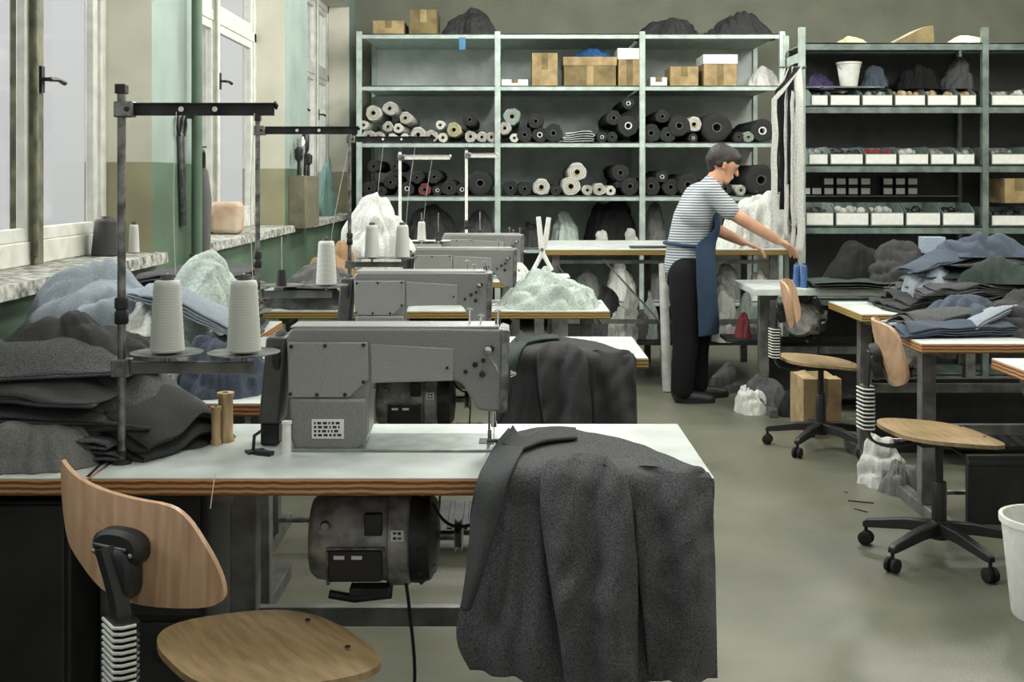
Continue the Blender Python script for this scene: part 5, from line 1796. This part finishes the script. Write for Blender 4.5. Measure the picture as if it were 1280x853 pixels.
# trousers
q = MB()
chain(q, [(H(857, 328), 0.128), (H(857, 345), 0.13)])
for s, kx, ax in ((-1, 852, 850), (1, 872, 874)):
    chain(q, [(H(857, 340, s * 0.07), 0.118), (H((857 + kx) / 2, 372, s * 0.085), 0.103), (H(kx + 3, 415, s * 0.09), 0.084), (H(kx + 1, 445, s * 0.09), 0.08), (H(ax, 484, s * 0.09), 0.072)])
fuse(q, 'trousers', fabric('black_trousers', (34, 34, 36), (18, 18, 20)), per, 0.010, 4)
# tee with short sleeves
q = MB()
chain(q, [(H(857, 332), 0.138), (H(859, 308), 0.13), (H(867, 276), 0.135), (H(876, 252), 0.125)])
for s in (-1, 1):
    capsule(q, H(868, 268, s * 0.06), 0.112, H(880, 246, s * 0.10), 0.085)
    capsule(q, H(880, 241, s * 0.10), 0.07, H(885, 238, s * 0.145), 0.064)
capsule(q, H(884, 240, -0.15), 0.066, H(905, 262, -0.19), 0.062)
capsule(q, H(884, 240, 0.15), 0.066, H(890, 264, 0.18), 0.062)
capsule(q, H(886, 238), 0.085, H(890, 231), 0.068)
fuse(q, 'striped_tee', stripes('striped_jersey', (86, 96, 108), (186, 190, 190), 19, 'Z', 0.85, 0.8, (0.35, 0.6)), per, 0.009, 4)
# apron: bib, skirt falling in front, waist tie at the back
ap = C_apron = fabric('denim_apron', (66, 84, 108), (38, 50, 68))
rows = []
for (pf, py, hw) in [(896, 262, 0.09), (898, 285, 0.12), (893, 305, 0.185), (892, 325, 0.20), (893, 350, 0.20), (895, 385, 0.195), (896, 416, 0.19)]:
    r = []
    for t in (-1.08, -0.8, -0.4, 0, 0.4, 0.8, 1.08):
        px = pf + 2 - (26 * t * t if py > 290 else 10 * t * t)
        r.append(H(px, py, t * hw))
    rows.append(r)
g = surf(rows, 30, 50)
g = fold_disp(g, 0.008, 9, 5, (1, 1.5, 0.2))
q = MB()
q.grid(g)
apo = q.build('apron', ap, per, solid=0.006, ang=80)
q = MB()
pts = []
for i in range(25):
    a = 2 * math.pi * i / 24
    pts.append(H(859, 306) + Vector((0.146 * math.cos(a), 0.146 * math.sin(a), 0.012 * math.cos(a) * -1)))
q.tube(pts, 0.011, 6)
q.build('apron_tie', ap, per)
q = MB()
for dy in (-0.03, 0.02):
    q.grid(surf([[H(836, 310, dy - 0.02), H(838, 310, dy + 0.02)], [H(833, 330, dy - 0.02), H(836, 332, dy + 0.02)], [H(832, 352, dy - 0.02), H(835, 354, dy + 0.02)]], 4, 14))
q.build('tie_ends', C_pale, per, solid=0.004)
q = MB()
for s in (-1, 1):
    q.tube(resample([H(896, 262, s * 0.085), H(890, 245, s * 0.075 + s * 0.005), H(884, 229, s * 0.07)], 10), 0.009, 6)
q.build('apron_strap', ap, per)
# hair
q = MB()
capsule(q, Hd(-0.03, 0.035), 0.090, Hd(0.022, 0.045), 0.078, 18)
capsule(q, Hd(0.062, 0.062, -0.04), 0.034, Hd(0.062, 0.062, 0.04), 0.034, 12)
capsule(q, Hd(-0.055, 0.0), 0.066, Hd(-0.045, -0.045), 0.042, 14)
capsule(q, Hd(0.03, 0.075, -0.02), 0.036, Hd(0.03, 0.075, 0.02), 0.036, 12)
for s in (-1, 1):
    capsule(q, Hd(0.0, 0.03, s * 0.06), 0.032, Hd(-0.03, -0.01, s * 0.06), 0.028, 10)
fuse(q, 'hair', mat('dark_brown_hair', (36, 30, 28), 0.5, scale=30, bump=0.6, bscale=120), per, 0.008, 3)
for s in (-1, 1):
    MB().sphere(Hd(0.082, 0.002, s * 0.03), 0.007, seg=8).build('eye', M_hole, per)
for s, ax in ((-1, 850), (1, 874)):
    q = MB()
    capsule(q, H(ax - 3, 488, s * 0.09), 0.056, H(ax - 2, 492, s * 0.09), 0.05)
    capsule(q, H(ax, 492, s * 0.09), 0.047, H(ax + 34, 495.5, s * 0.10), 0.036)
    sh_ = fuse(q, 'shoe', M_black, per, 0.008, 3)
    q = MB()
    outl = [(math.cos(t) * (0.125 if math.cos(t) > 0 else 0.12), math.sin(t) * 0.045) for t in [2 * math.pi * i / 24 for i in range(24)]]
    c = H(ax + 15, 500, s * 0.095)
    q.loft([[Vector((c.x + a, c.y + b, 0.0)) for a, b in outl], [Vector((c.x + a, c.y + b, 0.022)) for a, b in outl]])
    q.build('sole', M_hole, sh_)
